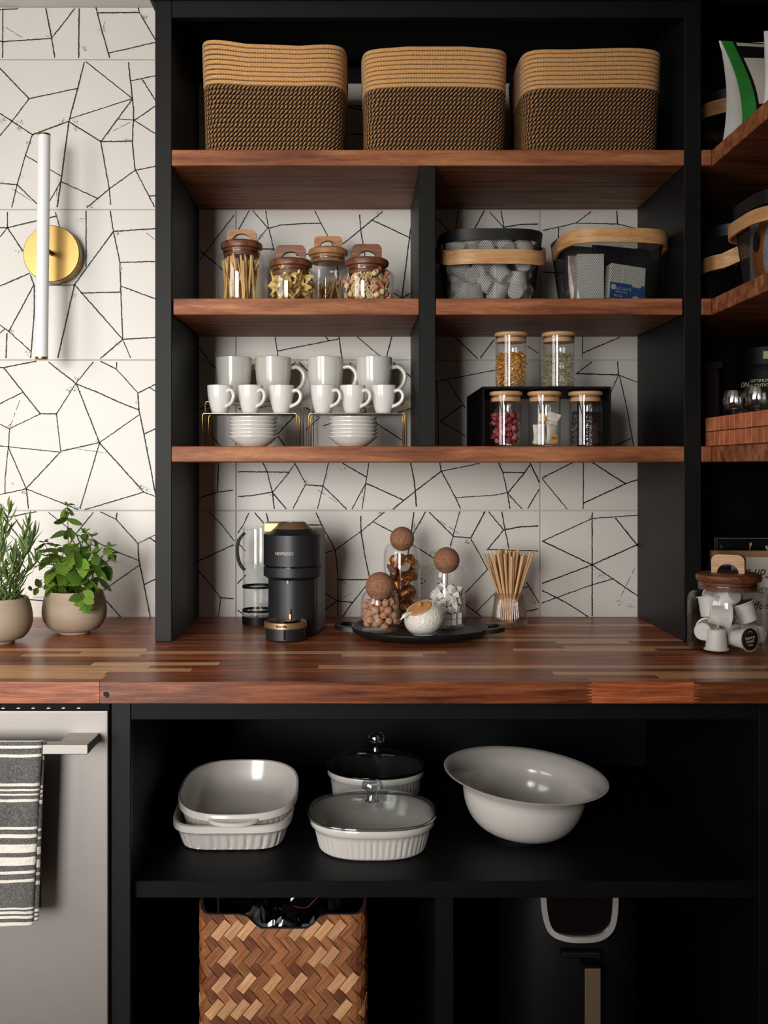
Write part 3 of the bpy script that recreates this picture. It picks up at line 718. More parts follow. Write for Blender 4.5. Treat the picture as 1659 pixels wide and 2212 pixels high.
for i, p in enumerate(pack(150, .053, .010, .074, .0095, 6, 9000, .25)):
    if p.z > .055 and math.hypot(p.x, p.y) > .045: continue
    me = (tubem, tubep, eggm, tubem, eggm)[r.randrange(5)]
    a = math.atan2(p.y, p.x)
    rot = Euler((r.uniform(-1.4, 1.4), r.uniform(-1.4, 1.4), r.random()*6)) if me is not eggm else Euler((PI/2+r.uniform(-.5, .5), r.uniform(-.9, .9), a+PI/2))
    o = link(me.name.split('.')[0], me, None, (jD[0]+p.x, jD[1]+p.y, ZJ+p.z), rot)
    kind = {'pasta_tube': 'small stubby pasta piece in the short jar beside the divider', 'pasta_egg': 'slotted egg-shaped pasta piece in the short jar beside the divider'}[me.name.split('.')[0]]
    tag(o, ('pink ' if me is tubep else 'pale ')+kind, 'pasta', 'pasta shapes in the short jar')

# ================================================================== wire mesh baskets with bent wood handles
WIRE = mat('black_wire', (20, 20, 21), .5, .3)
def mesh_basket(label, X, Y, z, rz, a=.118, b=.125, h=.17, h_front=.118, h_band=.033, pivot=.137, group=None, cell=.0046, lean=1.0, side=1):
    t = thing('mesh_basket', label, 'basket', (X, Y, z), rz, group)
    def ring(k, zz, off=0):
        s_ = .82+.18*(zz/h)**.8; return [(*sup(2*PI*i/k, a*s_+off, b*s_+off, 3.4), zz) for i in range(k)]
    def pt(u, zz):
        s_ = .82+.18*(max(zz, 0)/h)**.8; x, y = sup(2*PI*u, a*s_, b*s_, 3.4); return (x, y, zz)
    # arc-length table of the rim
    K = 720; q = ring(K, h); acc = [0]
    for i in range(K): acc.append(acc[-1]+math.hypot(q[(i+1) % K][0]-q[i][0], q[(i+1) % K][1]-q[i][1]))
    def u_of(s_):
        s_ = (s_ % 1)*acc[-1]; lo, hi = 0, K
        while hi-lo > 1:
            m = (lo+hi)//2
            if acc[m] <= s_: lo = m
            else: hi = m
        return (lo+(s_-acc[lo])/max(acc[hi]-acc[lo], 1e-9))/K
    n = int(acc[-1]/cell); zs = h-.026; steps = max(2, int(zs/(cell*.78))); wr = .00028
    tab = [u_of(i/(2*n)) for i in range(2*n)]
    V = []; Fs = []
    for d in (1, -1):
        for i in range(n):
            prev = None
            for s_ in range(steps+1):
                u = tab[(2*i+d*s_) % (2*n)]; zz = .004+zs*s_/steps; p = pt(u, zz); l = math.hypot(p[0], p[1]); ox, oy = p[0]/l*wr, p[1]/l*wr
                tx, ty = -oy*d, ox*d
                k = len(V); V += [(p[0]+ox*1.2, p[1]+oy*1.2, zz), (p[0]-ox*.6+tx, p[1]-oy*.6+ty, zz-wr*.8), (p[0]-ox*.6-tx, p[1]-oy*.6-ty, zz+wr*.8)]
                if prev is not None:
                    for m in range(3): Fs.append((prev+m, prev+(m+1) % 3, k+(m+1) % 3, k+m))
                prev = k
    g = G(); g.add(V, Fs); o = g.obj('wire_mesh', WIRE, t, kind='stuff', weld=False, recalc=False)
    g = G(); R = [ring(96, zz, of) for zz, of in ((h-.025, .0012), (h, .0018), (h, -.0008), (h-.025, -.0012))]; g.grid(R, True, True); g.obj('rim_band', WIRE, t, 40)
    g = G(); R = [ring(64, .0, .001), ring(64, .006, .0015), ring(64, .006, -.001), ring(64, .0025, -.001)]; g.grid(R, False, True, False, True); g.obj('base', WIRE, t)
    # handle: birch strap hinged on both sides, swung forward
    pts = []
    m = 40
    for i in range(m+1):
        tt = PI+PI*i/m; x, y = sup(tt, a+.006, b+.008, 3.4)
        k = min(1, abs(y)/(b*.9)); zz = pivot+(h_front-pivot)*k**lean
        pts.append((x, y, zz))
    pts = [(pts[0][0], .018, pivot)]+pts+[(pts[-1][0], .018, pivot)]
    hd = G().strap(pts, h_band, .0055).obj('handle', BIRCH, t, 30)
    for sx in (-1, 1):
        G().tube([(sx*(a+.0045), .006, pivot), (sx*(a+.0105), .006, pivot)], .0052, 12).obj('rivet', ALU, hd, 30)
    return t
bE = (px(1056, 2.52), 2.525); bF = (px(1310, 2.51), 2.515)
mesh_basket('black mesh basket of white coffee pods, wooden handle lowered across its front', *bE, ZJ, 0, .121, .125, h_front=.104, group='mesh baskets in the hutch')
mesh_basket('black mesh basket of packets and a blue box, wooden handle raised at the rim', *bF, ZJ, .09, .119, .128, .168, h_front=.150, pivot=.135, lean=.35, group='mesh baskets in the hutch')
# coffee pods
PODW = mat('pod_white', (222, 219, 212), .45, var=.03, vscale=20); FOIL = mat('dark_foil', (58, 44, 44), .35, .4, var=.3, vscale=180)
def pod_parts(t):
    G().lathe([(.0005, 0), (.0165, 0), (.0185, .0015), (.0225, .040), (.0255, .0405), (.0255, .043), (.0005, .043)], 24).obj('cup', PODW, t, 35)
    G().lathe([(.0005, .0436), (.0225, .0436), (.0235, .0431), (.0005, .0430)], 24).obj('foil_lid', FOIL, t, 35)
pod0 = thing('coffee_pod', 'white coffee pod piled in the mesh basket', 'coffee pod', (0, 0, 0), group='pods in the mesh basket'); pod_parts(pod0)
rp_ = random.Random(12); podspots = []
for cx_, cy_, d in [(150, 330, (-.5, .6, .3)), (400, 340, (-.6, .5, .5)), (610, 300, (.2, .8, -.5)), (830, 300, (.3, .6, .6)), (1060, 330, (-.2, .7, .6)), (1330, 320, (-.55, -.35, .75)), (300, 650, (-.5, .7, .5)), (560, 760, (-.25, .9, .1)), (740, 640, (.5, .6, .5)),
        (800, 880, (-.6, .5, .55)), (1020, 740, (-.5, .45, .7)), (1280, 820, (.05, .25, -.95)), (380, 970, (-.25, .3, -.9)), (610, 1010, (.1, .5, -.85)), (990, 1020, (-.3, .4, -.85)), (1230, 1030, (.1, .95, .1)), (200, 960, (.5, .6, -.5)), (1440, 560, (.3, .8, .3)), (1420, 1000, (.2, .8, -.4))]:
    Yp = bE[1]-.085; p = P(930+cx_/6.636, 480+cy_/6.636, Yp); podspots.append((p+Vector((0, rp_.uniform(-.006, .01), 0)), Vector(d)))
for ly_ in (-.03, .03, .08):
    for kx in range(4):
        for kz in range(3): podspots.append((Vector((bE[0]-.072+kx*.048+rp_.uniform(-.004, .004), bE[1]+ly_, ZJ+.032+kz*.044)), Vector((rp_.uniform(-1, 1), .5, rp_.uniform(-1, 1)))))
for i, (p, d) in enumerate(podspots):
    d.normalize(); rot = d.to_track_quat('Z', 'Y').to_euler(); p.z = min(max(p.z, ZJ+.0325), ZJ+.150); k = .82+.18*((p.z-ZJ)/.17)**.8
    q = Vector((p.x-bE[0], p.y-bE[1])); s_ = (abs(q.x/(.121*k-.026))**3.4+abs(q.y/(.125*k-.026))**3.4)**(1/3.4)
    if s_ > 1: q /= s_
    p.x, p.y = bE[0]+q.x, bE[1]+q.y; loc = p-d*.0215
    if i == 0: pod0.location = loc; pod0.rotation_euler = rot
    else: dup(pod0, loc, rot)
# packets in the second basket
CARDW = mat('white_card', (226, 222, 216), .6); BLUE = mat('blue_card', (30, 92, 150), .55, var=.1, vscale=40); GREYPK = mat('dark_pouch', (40, 40, 44), .3, var=.3, vscale=30, bmp=.5, bscale=30)
def inF(x, y, z): return (bF[0]+x, bF[1]+y, ZJ+z)
t = thing('carton', 'plain white carton standing in the mesh basket with raised handle', 'carton', inF(-.055, -.086, .008), .03, group='cartons in the mesh basket')
G().box((-.031, -.0, 0), (.031, .05, .108), .001).obj('box', CARDW, t); G().box((-.0315, -.0006, .1065), (.0315, .0505, .1095), .0008, Matrix.Translation((0, 0, .0)) ).obj('lid_flap', CARDW, t)
t = thing('carton', 'white carton with blue lower band and lettering in the mesh basket', 'carton', inF(.030, -.080, .012), group='cartons in the mesh basket', rot=(-.08, .1, .22))
G().box((-.044, 0, 0), (.044, .03, .082), .001).obj('box', CARDW, t)
G().prism([(-.0442, 0), (.0442, 0), (.0442, .037), (.036, .037), (.032, .031), (.012, .031), (.008, .037), (-.0442, .037)], .0012, Matrix.Translation((0, -.0004, 0))).obj('blue_band', BLUE, t)
lettering('ALCOHOL', .0095, CARDW, t, face((-.012, -.0014, .0235))); lettering('PREP PADS', .006, CARDW, t, face((-.016, -.0014, .0155))); lettering('100 Ct', .008, CARDW, t, face((-.024, -.0014, .006)))
G().prism([(.0072*math.cos(a)-.036, .0072*math.sin(a)+.026) for a in [2*PI*i/6 for i in range(6)]], .0006, Matrix.Translation((0, -.0013, 0))).obj('emblem', CARDW, t)
G().prism([(.012, .001), (.032, .001), (.032, .006), (.024, .011), (.014, .009)], .0006, Matrix.Translation((0, -.0013, 0))).obj('emblem', CARDW, t)
def pouch(label, loc, rot, w, h, d, m, cat='packet', name='packet', group=None, seed=1):
    g = G(); R = []; n = 12
    for i in range(13):
        v = i/12; th = d*math.sin(PI*min(max(v, .02), .98))**.6
        ring = []
        for j in range(2*n):
            q = j/(2*n)*2*PI; x, y = sup(q, w/2*(1-.04*math.sin(PI*v)), th/2+.0006, 2.4)
            k = noise.noise(Vector((x*30, y*30+seed, v*5)))*.004
            ring.append((x+k*.5, y+k, v*h))
        R.append(ring)
    g.grid(R, False, True, True, True); o = g.obj(name, m, None, 60, loc, rot); return tag(o, label, cat, group)
pouch('crumpled pale packet with red flecks leaning in the mesh basket', inF(-.075, -.055, .008), (0, -.08, .5), .05, .11, .03, mat('pale_pouch', (190, 176, 170), .5, var=.25, vscale=40), seed=3)
pouch('dark glossy pouch tucked behind the blue carton', inF(.03, .0, .008), (0, .05, .2), .15, .142, .05, GREYPK, seed=4)
pouch('clear plastic wrap crumpled at the back of the mesh basket', inF(-.05, .03, .008), (0, 0, .3), .1, .15, .04, mat('grey_wrap', (120, 118, 116), .25, var=.3, vscale=30), seed=6)

# ================================================================== mugs, bowls, brass risers
def mug_parts(t, r0, r1, h, th, m, ha, hr, hz0, hz1, hw):
    o = [(.0005, 0), (r0*.86, 0), (r0*.95, .002), (r0, .005)]
    for i in range(1, 9): k = i/8; o.append((r0+(r1-r0)*math.sin(k*PI/2)**.85, .005+(h-.005)*k))
    o.append((r1-th*.5, h+.0008))
    i_ = [(max(r-th, .0004), max(z, .006)) for r, z in reversed(o[2:-1])]+[(.0005, .006)]
    G().lathe(o+i_, 40).obj('body', m, t, 60)
    def rad(z): return r0+(r1-r0)*math.sin(max(0, min(1, (z-.005)/(h-.005)))*PI/2)**.85
    pts = chaikin([(rad(hz1)-.002, 0, hz1), (rad(hz1)+hr*.55, 0, hz1+.004), (rad(hz1)+hr*1.05, 0, (hz1*.72+hz0*.28)), (rad(hz0)+hr*.95, 0, hz0+(hz1-hz0)*.22), (rad(hz0)-.002, 0, hz0)], 2)
    M = Matrix.Rotation(ha, 4, 'Z'); g = G(); g.tube(pts, hw, 10, M=M); g.obj('handle', m, t, 180)
BRW = mat('brass_wire', (206, 168, 98), .28, 1)
def riser(label, xa, xb, y0, y1, z0, z1, grp):
    t = thing('brass_riser', label, 'riser', ((xa+xb)/2, y0, z0), group=grp); w_ = (xb-xa)/2; d = y1-y0; h = z1-z0; r_ = .0010
    for y in (r_, d-r_):
        pts = [(-w_, y, 0), (-w_, y, h-.006), (-w_+.0018, y, h-r_-.0012), (-w_+.006, y, h-r_), (w_-.006, y, h-r_), (w_-.0018, y, h-r_-.0012), (w_, y, h-.006), (w_, y, 0)]
        G().tube(pts, r_, 8).obj('wire_frame', BRW, t, 180)
    G().box((-w_+.002, 0, h-.0016), (w_-.002, d, h-.0002), .0003).obj('plate', BRW, t)
    for x in (-w_, w_): G().tube([(x, r_, r_), (x, d-r_, r_)], r_*.8, 8).obj('foot_bar', BRW, t, 180)
ZR1, ZR2 = pz(892, 2.40), pz(867, 2.565)
za = ZS3+.0003
riser('low brass riser holding three small mugs, beside the hutch side panel', px(437, 2.4), px(641, 2.4), 2.40, 2.50, za, ZR1, 'low brass risers')
riser('low brass riser holding three small mugs, beside the divider', px(667, 2.4), px(874, 2.4), 2.40, 2.50, za, ZR1, 'low brass risers')
riser('taller brass riser under the two large mugs beside the hutch side panel', px(443, 2.565), px(649, 2.565), 2.565, 2.70, za, ZR2, 'tall brass risers')
riser('taller brass riser under the two large mugs next to the divider', px(672, 2.565), px(878, 2.565), 2.565, 2.70, za, ZR2, 'tall brass risers')
ordn = ['first', 'second', 'third', 'fourth', 'fifth', 'sixth']
for i, x in enumerate((475, 541, 608, 698, 762, 829)):
    lab = 'small white espresso mug, %s of the front row counted from the hutch side panel' % ordn[i]
    if i == 0:
        m0 = thing('espresso_mug', lab, 'mug', (px(x, 2.45), 2.45, ZR1+.0003), group='espresso mugs on the brass risers')
        mug_parts(m0, .0195, .0296, .066, .0028, CERAM, 0, .021, .016, .052, .0042); m0.rotation_euler.z = -.75
    else: dup(m0, (px(x, 2.45), 2.45, ZR1+.0003), (0, 0, (-.75, -.75, -.35, -.6, -.6, -.45)[i]), lab)
for i, x in enumerate((505, 590, 703, 808)):
    lab = 'large greyish white mug, %s of the back row counted from the hutch side panel' % ordn[i]
    Y = 2.63
    if i == 0:
        m1 = thing('large_mug', lab, 'mug', (px(x, Y), Y, ZR2+.0003), group='large mugs at the back')
        mug_parts(m1, .034, .0455, .1125, .0035, CERGREY, 0, .034, .022, .088, .0052); m1.rotation_euler.z = .5
    else: dup(m1, (px(x, Y), Y, ZR2+.0003), (0, 0, (.5, .12, -.1, -.05)[i]), lab)
def bowl_mesh():
    R_ = .0568; h = .0255
    o = [(.0005, 0), (.028, 0), (.03, .0015), (.04, .008), (.049, .016), (R_, h-.002), (R_, h)]
    i_ = [(R_-.002, h), (.047, .0165), (.038, .0095), (.029, .0042), (.0005, .0042)]
    return G().lathe(o+i_, 48).mesh('saucer_bowl', 40)
bm_ = bowl_mesh(); bm_.materials.append(CERAM)
for s_, (x, nm) in enumerate(((547.5, 'stack beside the hutch side panel'), (763, 'stack beside the divider'))):
    pos = ['bottom', 'second up', 'third up', 'fourth up', 'fifth up', 'top']
    for k in range(6):
        o = link('saucer_bowl', bm_, None, (px(x+rnd.uniform(-1, 1), 2.455), 2.455, ZS3+.0004+k*.00885))
        tag(o, 'white shallow bowl, %s in the %s' % (pos[k], nm), 'bowl', 'stacked shallow bowls')

# ================================================================== black riser and tea jars
rz0 = thing('black_riser', 'black step riser with two tea jars on top and three beneath', 'riser', (px(1181, 2.37), 2.37, ZS3+.0003))
wR = (px(1320, 2.37)-px(1042, 2.37))/2; hR = pz(835, 2.37)-ZS3
G().box((-wR, 0, 0), (-wR+.005, .35, hR-.0065), .0006).obj('side', BLACKIN, rz0)
G().box((wR-.005, 0, 0), (wR, .35, hR-.0065), .0006).obj('side', BLACKIN, rz0)
G().box((-wR, 0, hR-.006), (wR, .35, hR), .0006).obj('top', BLACKIN, rz0)
def tube_jar(label, x, Y, z, h, R):
    t = thing('tea_jar', label, 'jar', (px(x, Y), Y, z), group='tea jars on the black riser')
    G().lathe([(.0005, 0), (R-.003, 0), (R, .003), (R, h-.009), (R-.0022, h-.009), (R-.0022, .004), (.0005, .004)], 40).obj('glass_body', GLASS, t, 40)
    l = G().lathe([(.0005, .009), (R*.97, .009), (R*1.045, .007), (R*1.05, .0025), (R*1.0, .0), (R*.9, 0), (R*.9, -.0055), (R*.94, -.0055), (R*.94, -.014), (.0005, -.014)], 40).obj('lid', BAMBOO, t, 35, loc=(0, 0, h-.0088))
    G().tube([(R*.925*math.cos(a), R*.925*math.sin(a), -.003) for a in [2*PI*i/32 for i in range(32)]], .0022, 6, True).obj('seal', GASK, l, 180)
    return t
jh = pz(720, 2.44)-(ZS3+hR); jl = pz(846, 2.40)-ZS3-.0012
zt1 = ZS3+hR+.0008; zt0 = ZS3+.0006
tube_jar('glass jar of orange dried petals on top of the black riser', 1104, 2.44, zt1, jh, .0365)
tube_jar('glass jar of pale green dried stems on top of the black riser', 1207, 2.44, zt1, jh, .0375)
tube_jar('glass jar of dried rosebuds under the black riser', 1092.5, 2.40, zt0, jl, .036)
tube_jar('glass jar of tea bags under the black riser', 1176, 2.40, zt0, jl, .037)
tube_jar('glass jar of loose black tea under the black riser', 1265, 2.40, zt0, jl, .0375)
def loose(name, label, x, Y, z, R, h, n, mk, m, seed):
    g = G(); rr_ = random.Random(seed)
    for _ in range(n):
        a = rr_.random()*2*PI; q = R*math.sqrt(.35+.65*rr_.random()); zz = rr_.uniform(.006, h)
        if rr_.random() < .18: q = R*math.sqrt(rr_.random()); zz = h-.004+rr_.random()*.006
        M = Matrix.Translation((q*math.cos(a), q*math.sin(a), zz)) @ Euler((rr_.random()*6, rr_.random()*6, rr_.random()*6)).to_matrix().to_4x4()
        mk(g, M, rr_)
    o = g.obj(name, m, None, 0, (px(x, Y), Y, z), kind='stuff', weld=False, recalc=False); tag(o, label, name.replace('_', ' '))
PET = mat('orange_petal', (206, 142, 58), .7, var=.4, vscale=120); HERB = mat('pale_green_stem', (166, 160, 118), .7, var=.35, vscale=120); BTEA = mat('black_tea_leaf', (38, 28, 24), .6, var=.5, vscale=200)
def petal(g, M, q): s_ = q.uniform(.6, 1.3); g.add([(-.0012*s_, 0, 0), (.0012*s_, 0, 0), (.0016*s_, .005*s_, .001), (0, .0085*s_, .0024), (-.0016*s_, .005*s_, .001)], [(0, 1, 2, 4), (4, 2, 3)], M)
def stem(g, M, q): l = q.uniform(.004, .009); g.tube([(0, 0, -l), (q.uniform(-.001, .001), 0, 0), (0, 0, l)], q.uniform(.0004, .0008), 4, M=M)
def teal(g, M, q): l = q.uniform(.001, .004); g.tube([(0, 0, -l), (.0006, 0, l)], q.uniform(.0003, .0007), 4, M=M)
loose('dried_petals', 'orange dried flower petals filling the jar on the black riser', 1104, 2.44, zt1, .0325, .079, 1100, petal, PET, 1)
loose('dried_stems', 'pale green dried herb stems filling the jar on the black riser', 1207, 2.44, zt1, .0335, .079, 750, stem, HERB, 2)
loose('black_tea', 'loose black tea leaves filling the jar under the black riser', 1265, 2.40, zt0, .0338, .078, 1500, teal, BTEA, 3)
g = G().lathe([(.0335, .004), (.0335, .070), (.0005, .074), (.0005, .004)], 24); 
ROSE = [mat('rosebud_red', (140, 44, 58), .7, var=.35, vscale=150), mat('rosebud_pale', (176, 104, 92), .7, var=.35, vscale=150)]
rbm = []
for k in range(2):
    g = G(); 
    for q in range(5):
        a = q*2*PI/5; R = []
        for i in range(5):
            v = i/4; rr_ = .0058*math.sin(PI*(.18+.72*v)); R.append([((rr_+.0004*q)*math.cos(a+(j-2)*.36), (rr_+.0004*q)*math.sin(a+(j-2)*.36), -.0065+.0145*v+.0008*(2-abs(j-2))) for j in range(5)])
        g.grid(R, False, False)
    g.sphere((0, 0, -.001), .0048, 10, 6, 1.3); g.tube([(0, 0, -.0065), (.001, 0, -.0105)], .0008, 5)
    me = g.mesh('rosebud', 180); me.materials.append(ROSE[k]); rbm.append(me)
for i, p in enumerate(pack(64, .0275, .012, .073, .0108, 7, 9000, .3)):
    k = r.randrange(2); o = link('rosebud', rbm[k], None, (px(1092.5, 2.4)+p.x, 2.4+p.y, zt0+p.z), (r.random()*6, r.random()*6, r.random()*6))
    tag(o, ('dark red' if k == 0 else 'faded pink')+' dried rosebud in the glass jar under the black riser', 'rosebud', 'dried rosebuds')
BAGP = mat('tea_bag_paper', (208, 202, 190), .8, var=.12, vscale=50); TAGY = mat('tea_tag', (214, 164, 72), .6)
cX, cY = px(1176, 2.4), 2.4
for i, (x, y, z, rot, lab) in enumerate([(-.013, -.021, .006, (0, -.08, .25), 'pale tea bag standing against the front of the jar'), (.012, -.018, .052, (.15, .35, -.2), 'grey tea bag lying tilted on top of the others in the jar'), (.014, -.012, .006, (0, .05, .5), 'folded tea bag standing behind the yellow tag'),
    (.0, .004, .008, (.1, 0, .1), 'tea bag in the middle of the jar'), (-.01, .016, .006, (-.1, .1, -.2), 'tea bag at the back of the jar')]):
    pouch(lab, (cX+x, cY+y, zt0+z), rot, .030, .044 if i != 1 else .026, .011, BAGP, 'tea bag', 'tea_bag', 'tea bags in the jar', i)
for i, (x, z, rz_, w_) in enumerate(((.0165, .008, .35, .018), (-.010, .056, -.15, .016))):
    t = thing('tea_tag', ('yellow tea tag hanging low at the front of the jar', 'yellow tea tag with a round face mark near the jar rim')[i], 'tag', (cX+x, cY-.0300+(.004 if i else 0), zt0+z), rz_)
    G().prism([(-w_/2, .003), (-w_/2+.003, 0), (w_/2-.003, 0), (w_/2, .003), (w_/2, .015), (w_/2-.004, .019), (-w_/2+.004, .019), (-w_/2, .015)], .0006).obj('card', TAGY, t)
    if i == 0:
        lettering('GINGER\nTURMERIC', .0034, INK, t, face((0, -.0005, .0105)), bold=0); G().tube(chaikin([(0, 0, .017), (.002, .001, .026), (-.001, .004, .033)], 2), .0004, 5).obj('string', BAGP, t)
    else: G().tube([(.004*math.cos(a), -.0004, .0095+.004*math.sin(a)) for a in [2*PI*q/16 for q in range(16)]], .0003, 4, True).obj('face_mark', INK, t)

# ================================================================== wall sconce, outlets
t = thing('wall_sconce', 'brass wall sconce with a long white vertical tube', 'sconce', (px(110.5, 2.69), YB-.0007, pz(547.5, 2.69)))
rp = 61*2.69/F
Mx = Matrix.Rotation(PI/2, 4, 'X')
G().lathe([(.0005, 0), (rp, 0), (rp, .0435), (rp-.0015, .045), (.0005, .045)], 64, M=Mx).obj('backplate', BRASS, t, 35)
TY = 2.60-YB+.0007
G().tube([(0, -.044, 0), (.0, TY+.014, 0)], .0065, 16).obj('arm', BRASS, t, 40)
ztop, zbot = pz(293, 2.6)-t.location.z, pz(772, 2.6)-t.location.z
tx0, tx1 = px(95.5, 2.6)-t.location.x, px(90, 2.6)-t.location.x
ACR = mat('white_acrylic_tube', (240, 239, 238), .22, spec=.5)
G().tube([(tx1, TY, zbot), (tx0, TY, ztop)], .0152, 28).obj('light_tube', ACR, t, 40)
G().tube([(tx1, TY, zbot-.006), (tx1, TY, zbot-.004), (tx1, TY, zbot+.0005)], [.0125, .0158, .0158], 28).obj('end_cap', BRASS, t, 40)
G().tube([(tx0, TY, ztop-.0005), (tx0, TY, ztop+.004)], [.0158, .0156], 28).obj('end_cap', BRASS, t, 40)
G().strap([(tx1+.002, TY+.0135, zbot), (tx0+.002, TY+.0135, ztop)], .013, .006, up=(1, 0, 0)).obj('back_channel', BRASS, t)
OUT = mat('ivory_outlet', (214, 209, 201), .45); SLOT = mat('outlet_slot', (24, 22, 20), .6)
def outlet(label, x0, x1, y0, y1):
    a, b, c, d = wx(x0), wx(x1), wz(y1), wz(y0)
    t = thing('wall_outlet', label, 'outlet', ((a+b)/2, YB-.0015, (c+d)/2)); w_, h = (b-a)/2, (d-c)/2
    G().box((-w_, -.005, -h), (w_, 0, h), .0015).obj('cover_plate', OUT, t)
    for s_ in (-1, 1):
        p = G().box((s_*w_*.48-.016, -.0068, -h*.42), (s_*w_*.48+.016, -.005, h*.42), .0008).obj('socket', OUT, t)
        for zz in (-.006, .006): G().box((s_*w_*.48-.003, -.0072, zz-.0012), (s_*w_*.48+.0035, -.0066, zz+.0012)).obj('slot', SLOT, p)
        G().box((s_*w_*.48+.007, -.0072, -.002), (s_*w_*.48+.0105, -.0066, .002)).obj('slot', SLOT, p)
outlet('double wall outlet half hidden behind the glass jars', 891, 966, 1219, 1290)
outlet('double wall outlet behind the potted mint', 71, 146, 1225, 1290)

# ================================================================== potted herbs
POT = mat('cream_stone_pot', (166, 147, 126), .75, var=.12, vscale=7, vs=(1, 1, 5), bmp=.25, bscale=160)
SOIL = mat('potting_soil', (36, 27, 21), .95, var=.5, vscale=90, bmp=1, bscale=120)
MINT = leaf_mat('mint_leaf', (52, 98, 26), (140, 178, 60)); ROSM = leaf_mat('rosemary_leaf', (70, 100, 52), (150, 178, 104), .5)
MSTEM = mat('mint_stem', (112, 78, 56), .6, var=.2, vscale=40); RSTEM = mat('rosemary_stem', (112, 122, 72), .6, var=.2, vscale=40)
def pot_parts(t):
    R = .0745; H = .100
    o = [(.0005, 0), (.034, 0), (.036, .0025), (.036, .0045)]
    for i in range(1, 17):
        z_ = .0045+(H-.003-.0045)*i/16; k_ = (.78 if z_ > .05 else 1.28)*(z_-.05); o.append((math.sqrt(R*R-k_*k_), z_))
    rt = o[-1]; o += [(rt[0]-.001, H)]
    i_ = [(rt[0]-.006, H), (rt[0]-.004, H-.008), (rt[0]-.003, H-.02)]
    G().lathe(o+i_, 56).obj('pot', POT, t, 50)
    g = G(); R_ = []
    for q in range(6):
        R_.append([((rt[0]-.003)*q/5*math.cos(2*PI*j/28)+.0001*math.cos(2*PI*j/28), (rt[0]-.003)*q/5*math.sin(2*PI*j/28), H-.014+.005*noise.noise(Vector((q*3.1, j*1.7, 1)))) for j in range(28)])
    g.grid(R_); g.obj('soil', SOIL, t, 180)
pm = thing('potted_mint', 'bushy green mint in a round cream pot beside the hutch', 'potted plant', (px(161, 2.47), 2.47, ZT), group='herb pots on the worktop')
pot_parts(pm)
pr = thing('potted_rosemary', 'upright rosemary in a round cream pot at the picture edge', 'potted plant', (px(-4, 2.335), 2.335, ZT), group='herb pots on the worktop')
pot_parts(pr)
def leaf_mesh(name, n, ln, wd, fold, curl, ser, m):
    g = G(); R = []
    for i in range(n+1):
        v = i/n; w_ = wd*math.sin(PI*min(1, v*.93+.05))**.75*(1-.25*v)+(.0003 if i in (0, n) else 0)
        if ser and 0 < i < n: w_ *= 1+(.10 if i % 2 else -.07)
        zz = -curl*v*v
        R.append([(-w_, v*ln, zz+fold*w_), (-w_*.5, v*ln, zz+fold*w_*.35), (0, v*ln, zz), (w_*.5, v*ln, zz+fold*w_*.35), (w_, v*ln, zz+fold*w_)])
    g.grid(R, False, False); me = g.mesh(name, 180, recalc=False); me.materials.append(m); return me
mleaf = [leaf_mesh('leaf', 13, 1, .36, .35, .22, True, MINT), leaf_mesh('leaf', 13, 1, .40, .15, .4, True, MINT), leaf_mesh('leaf', 13, 1, .42, -.12, .12, True, MINT)]
rleaf = [leaf_mesh('leaf', 5, 1, .10, -.5, .12, False, ROSM), leaf_mesh('leaf', 5, 1, .105, -.5, -.18, False, ROSM)]
def put_leaf(par, me, p, d, ln, roll, up=Vector((0, 0, 1)), name='leaf'):
    d = Vector(d).normalized(); x = d.cross(up)
    x = x.normalized() if x.length > 1e-4 else Vector((1, 0, 0)); z = x.cross(d)
    M = Matrix((x, d, z)).transposed() @ Matrix.Rotation(roll, 3, 'Y')
    o = link(name, me, par, p); o.rotation_euler = M.to_euler(); o.scale = (ln, ln, ln); return o
rm = random.Random(21)
stems = [((-.012, 0), (-.014, -.01, .300), .030), ((.02, .01), (.045, -.01, .228), .032), ((.03, -.01), (.088, -.02, .205), .030), ((-.03, 0), (-.068, -.015, .215), .030), ((-.02, -.015), (-.052, -.045, .185), .032),
         ((.01, -.02), (.012, -.055, .205), .036), ((.03, -.015), (.062, -.05, .190), .036), ((0, .02), (.01, .05, .235), .032), ((-.03, .02), (-.06, .05, .20), .03), ((.04, .02), (.085, .03, .185), .03), ((-.005, -.03), (-.02, -.06, .17), .038)]
for (bx_, by_), tip, ls in stems:
    p0 = Vector((bx_, by_, .084)); p1 = Vector(tip); mid = p0.lerp(p1, .5)+Vector((-(tip[0]-bx_)*.12, 0, .012))
    pts = chaikin([p0, mid, p1], 3)
    G().tube(pts, [.0016-.0009*i/len(pts) for i in range(len(pts))], 6).obj('stem', MSTEM, pm, 180)
    L_ = (p1-p0).length; nn = max(3, int(L_/.0155)); a0 = rm.random()*3
    for k in range(1, nn+1):
        v = k/nn
        if v < .34: continue
        q = pts[min(len(pts)-1, int(v*(len(pts)-1)))]; tdir = (pts[-1]-pts[0]).normalized()
        size = ls*1.28*(1.12-.5*max(0, v-.55)/.45)*rm.uniform(.8, 1.12)
        for s_ in range(2 if k < nn else 4):
            a = a0+k*PI/2+s_*(PI if k < nn else PI/2)+rm.uniform(-.3, .3)
            el = rm.uniform(-.85, .15) if k < nn else rm.uniform(.1, .9)
            d = Vector((math.cos(a)*math.cos(el), math.sin(a)*math.cos(el), math.sin(el)))
            put_leaf(pm, mleaf[rm.randrange(3)], q, d, size if k < nn else size*.72, rm.uniform(-.7, .7))
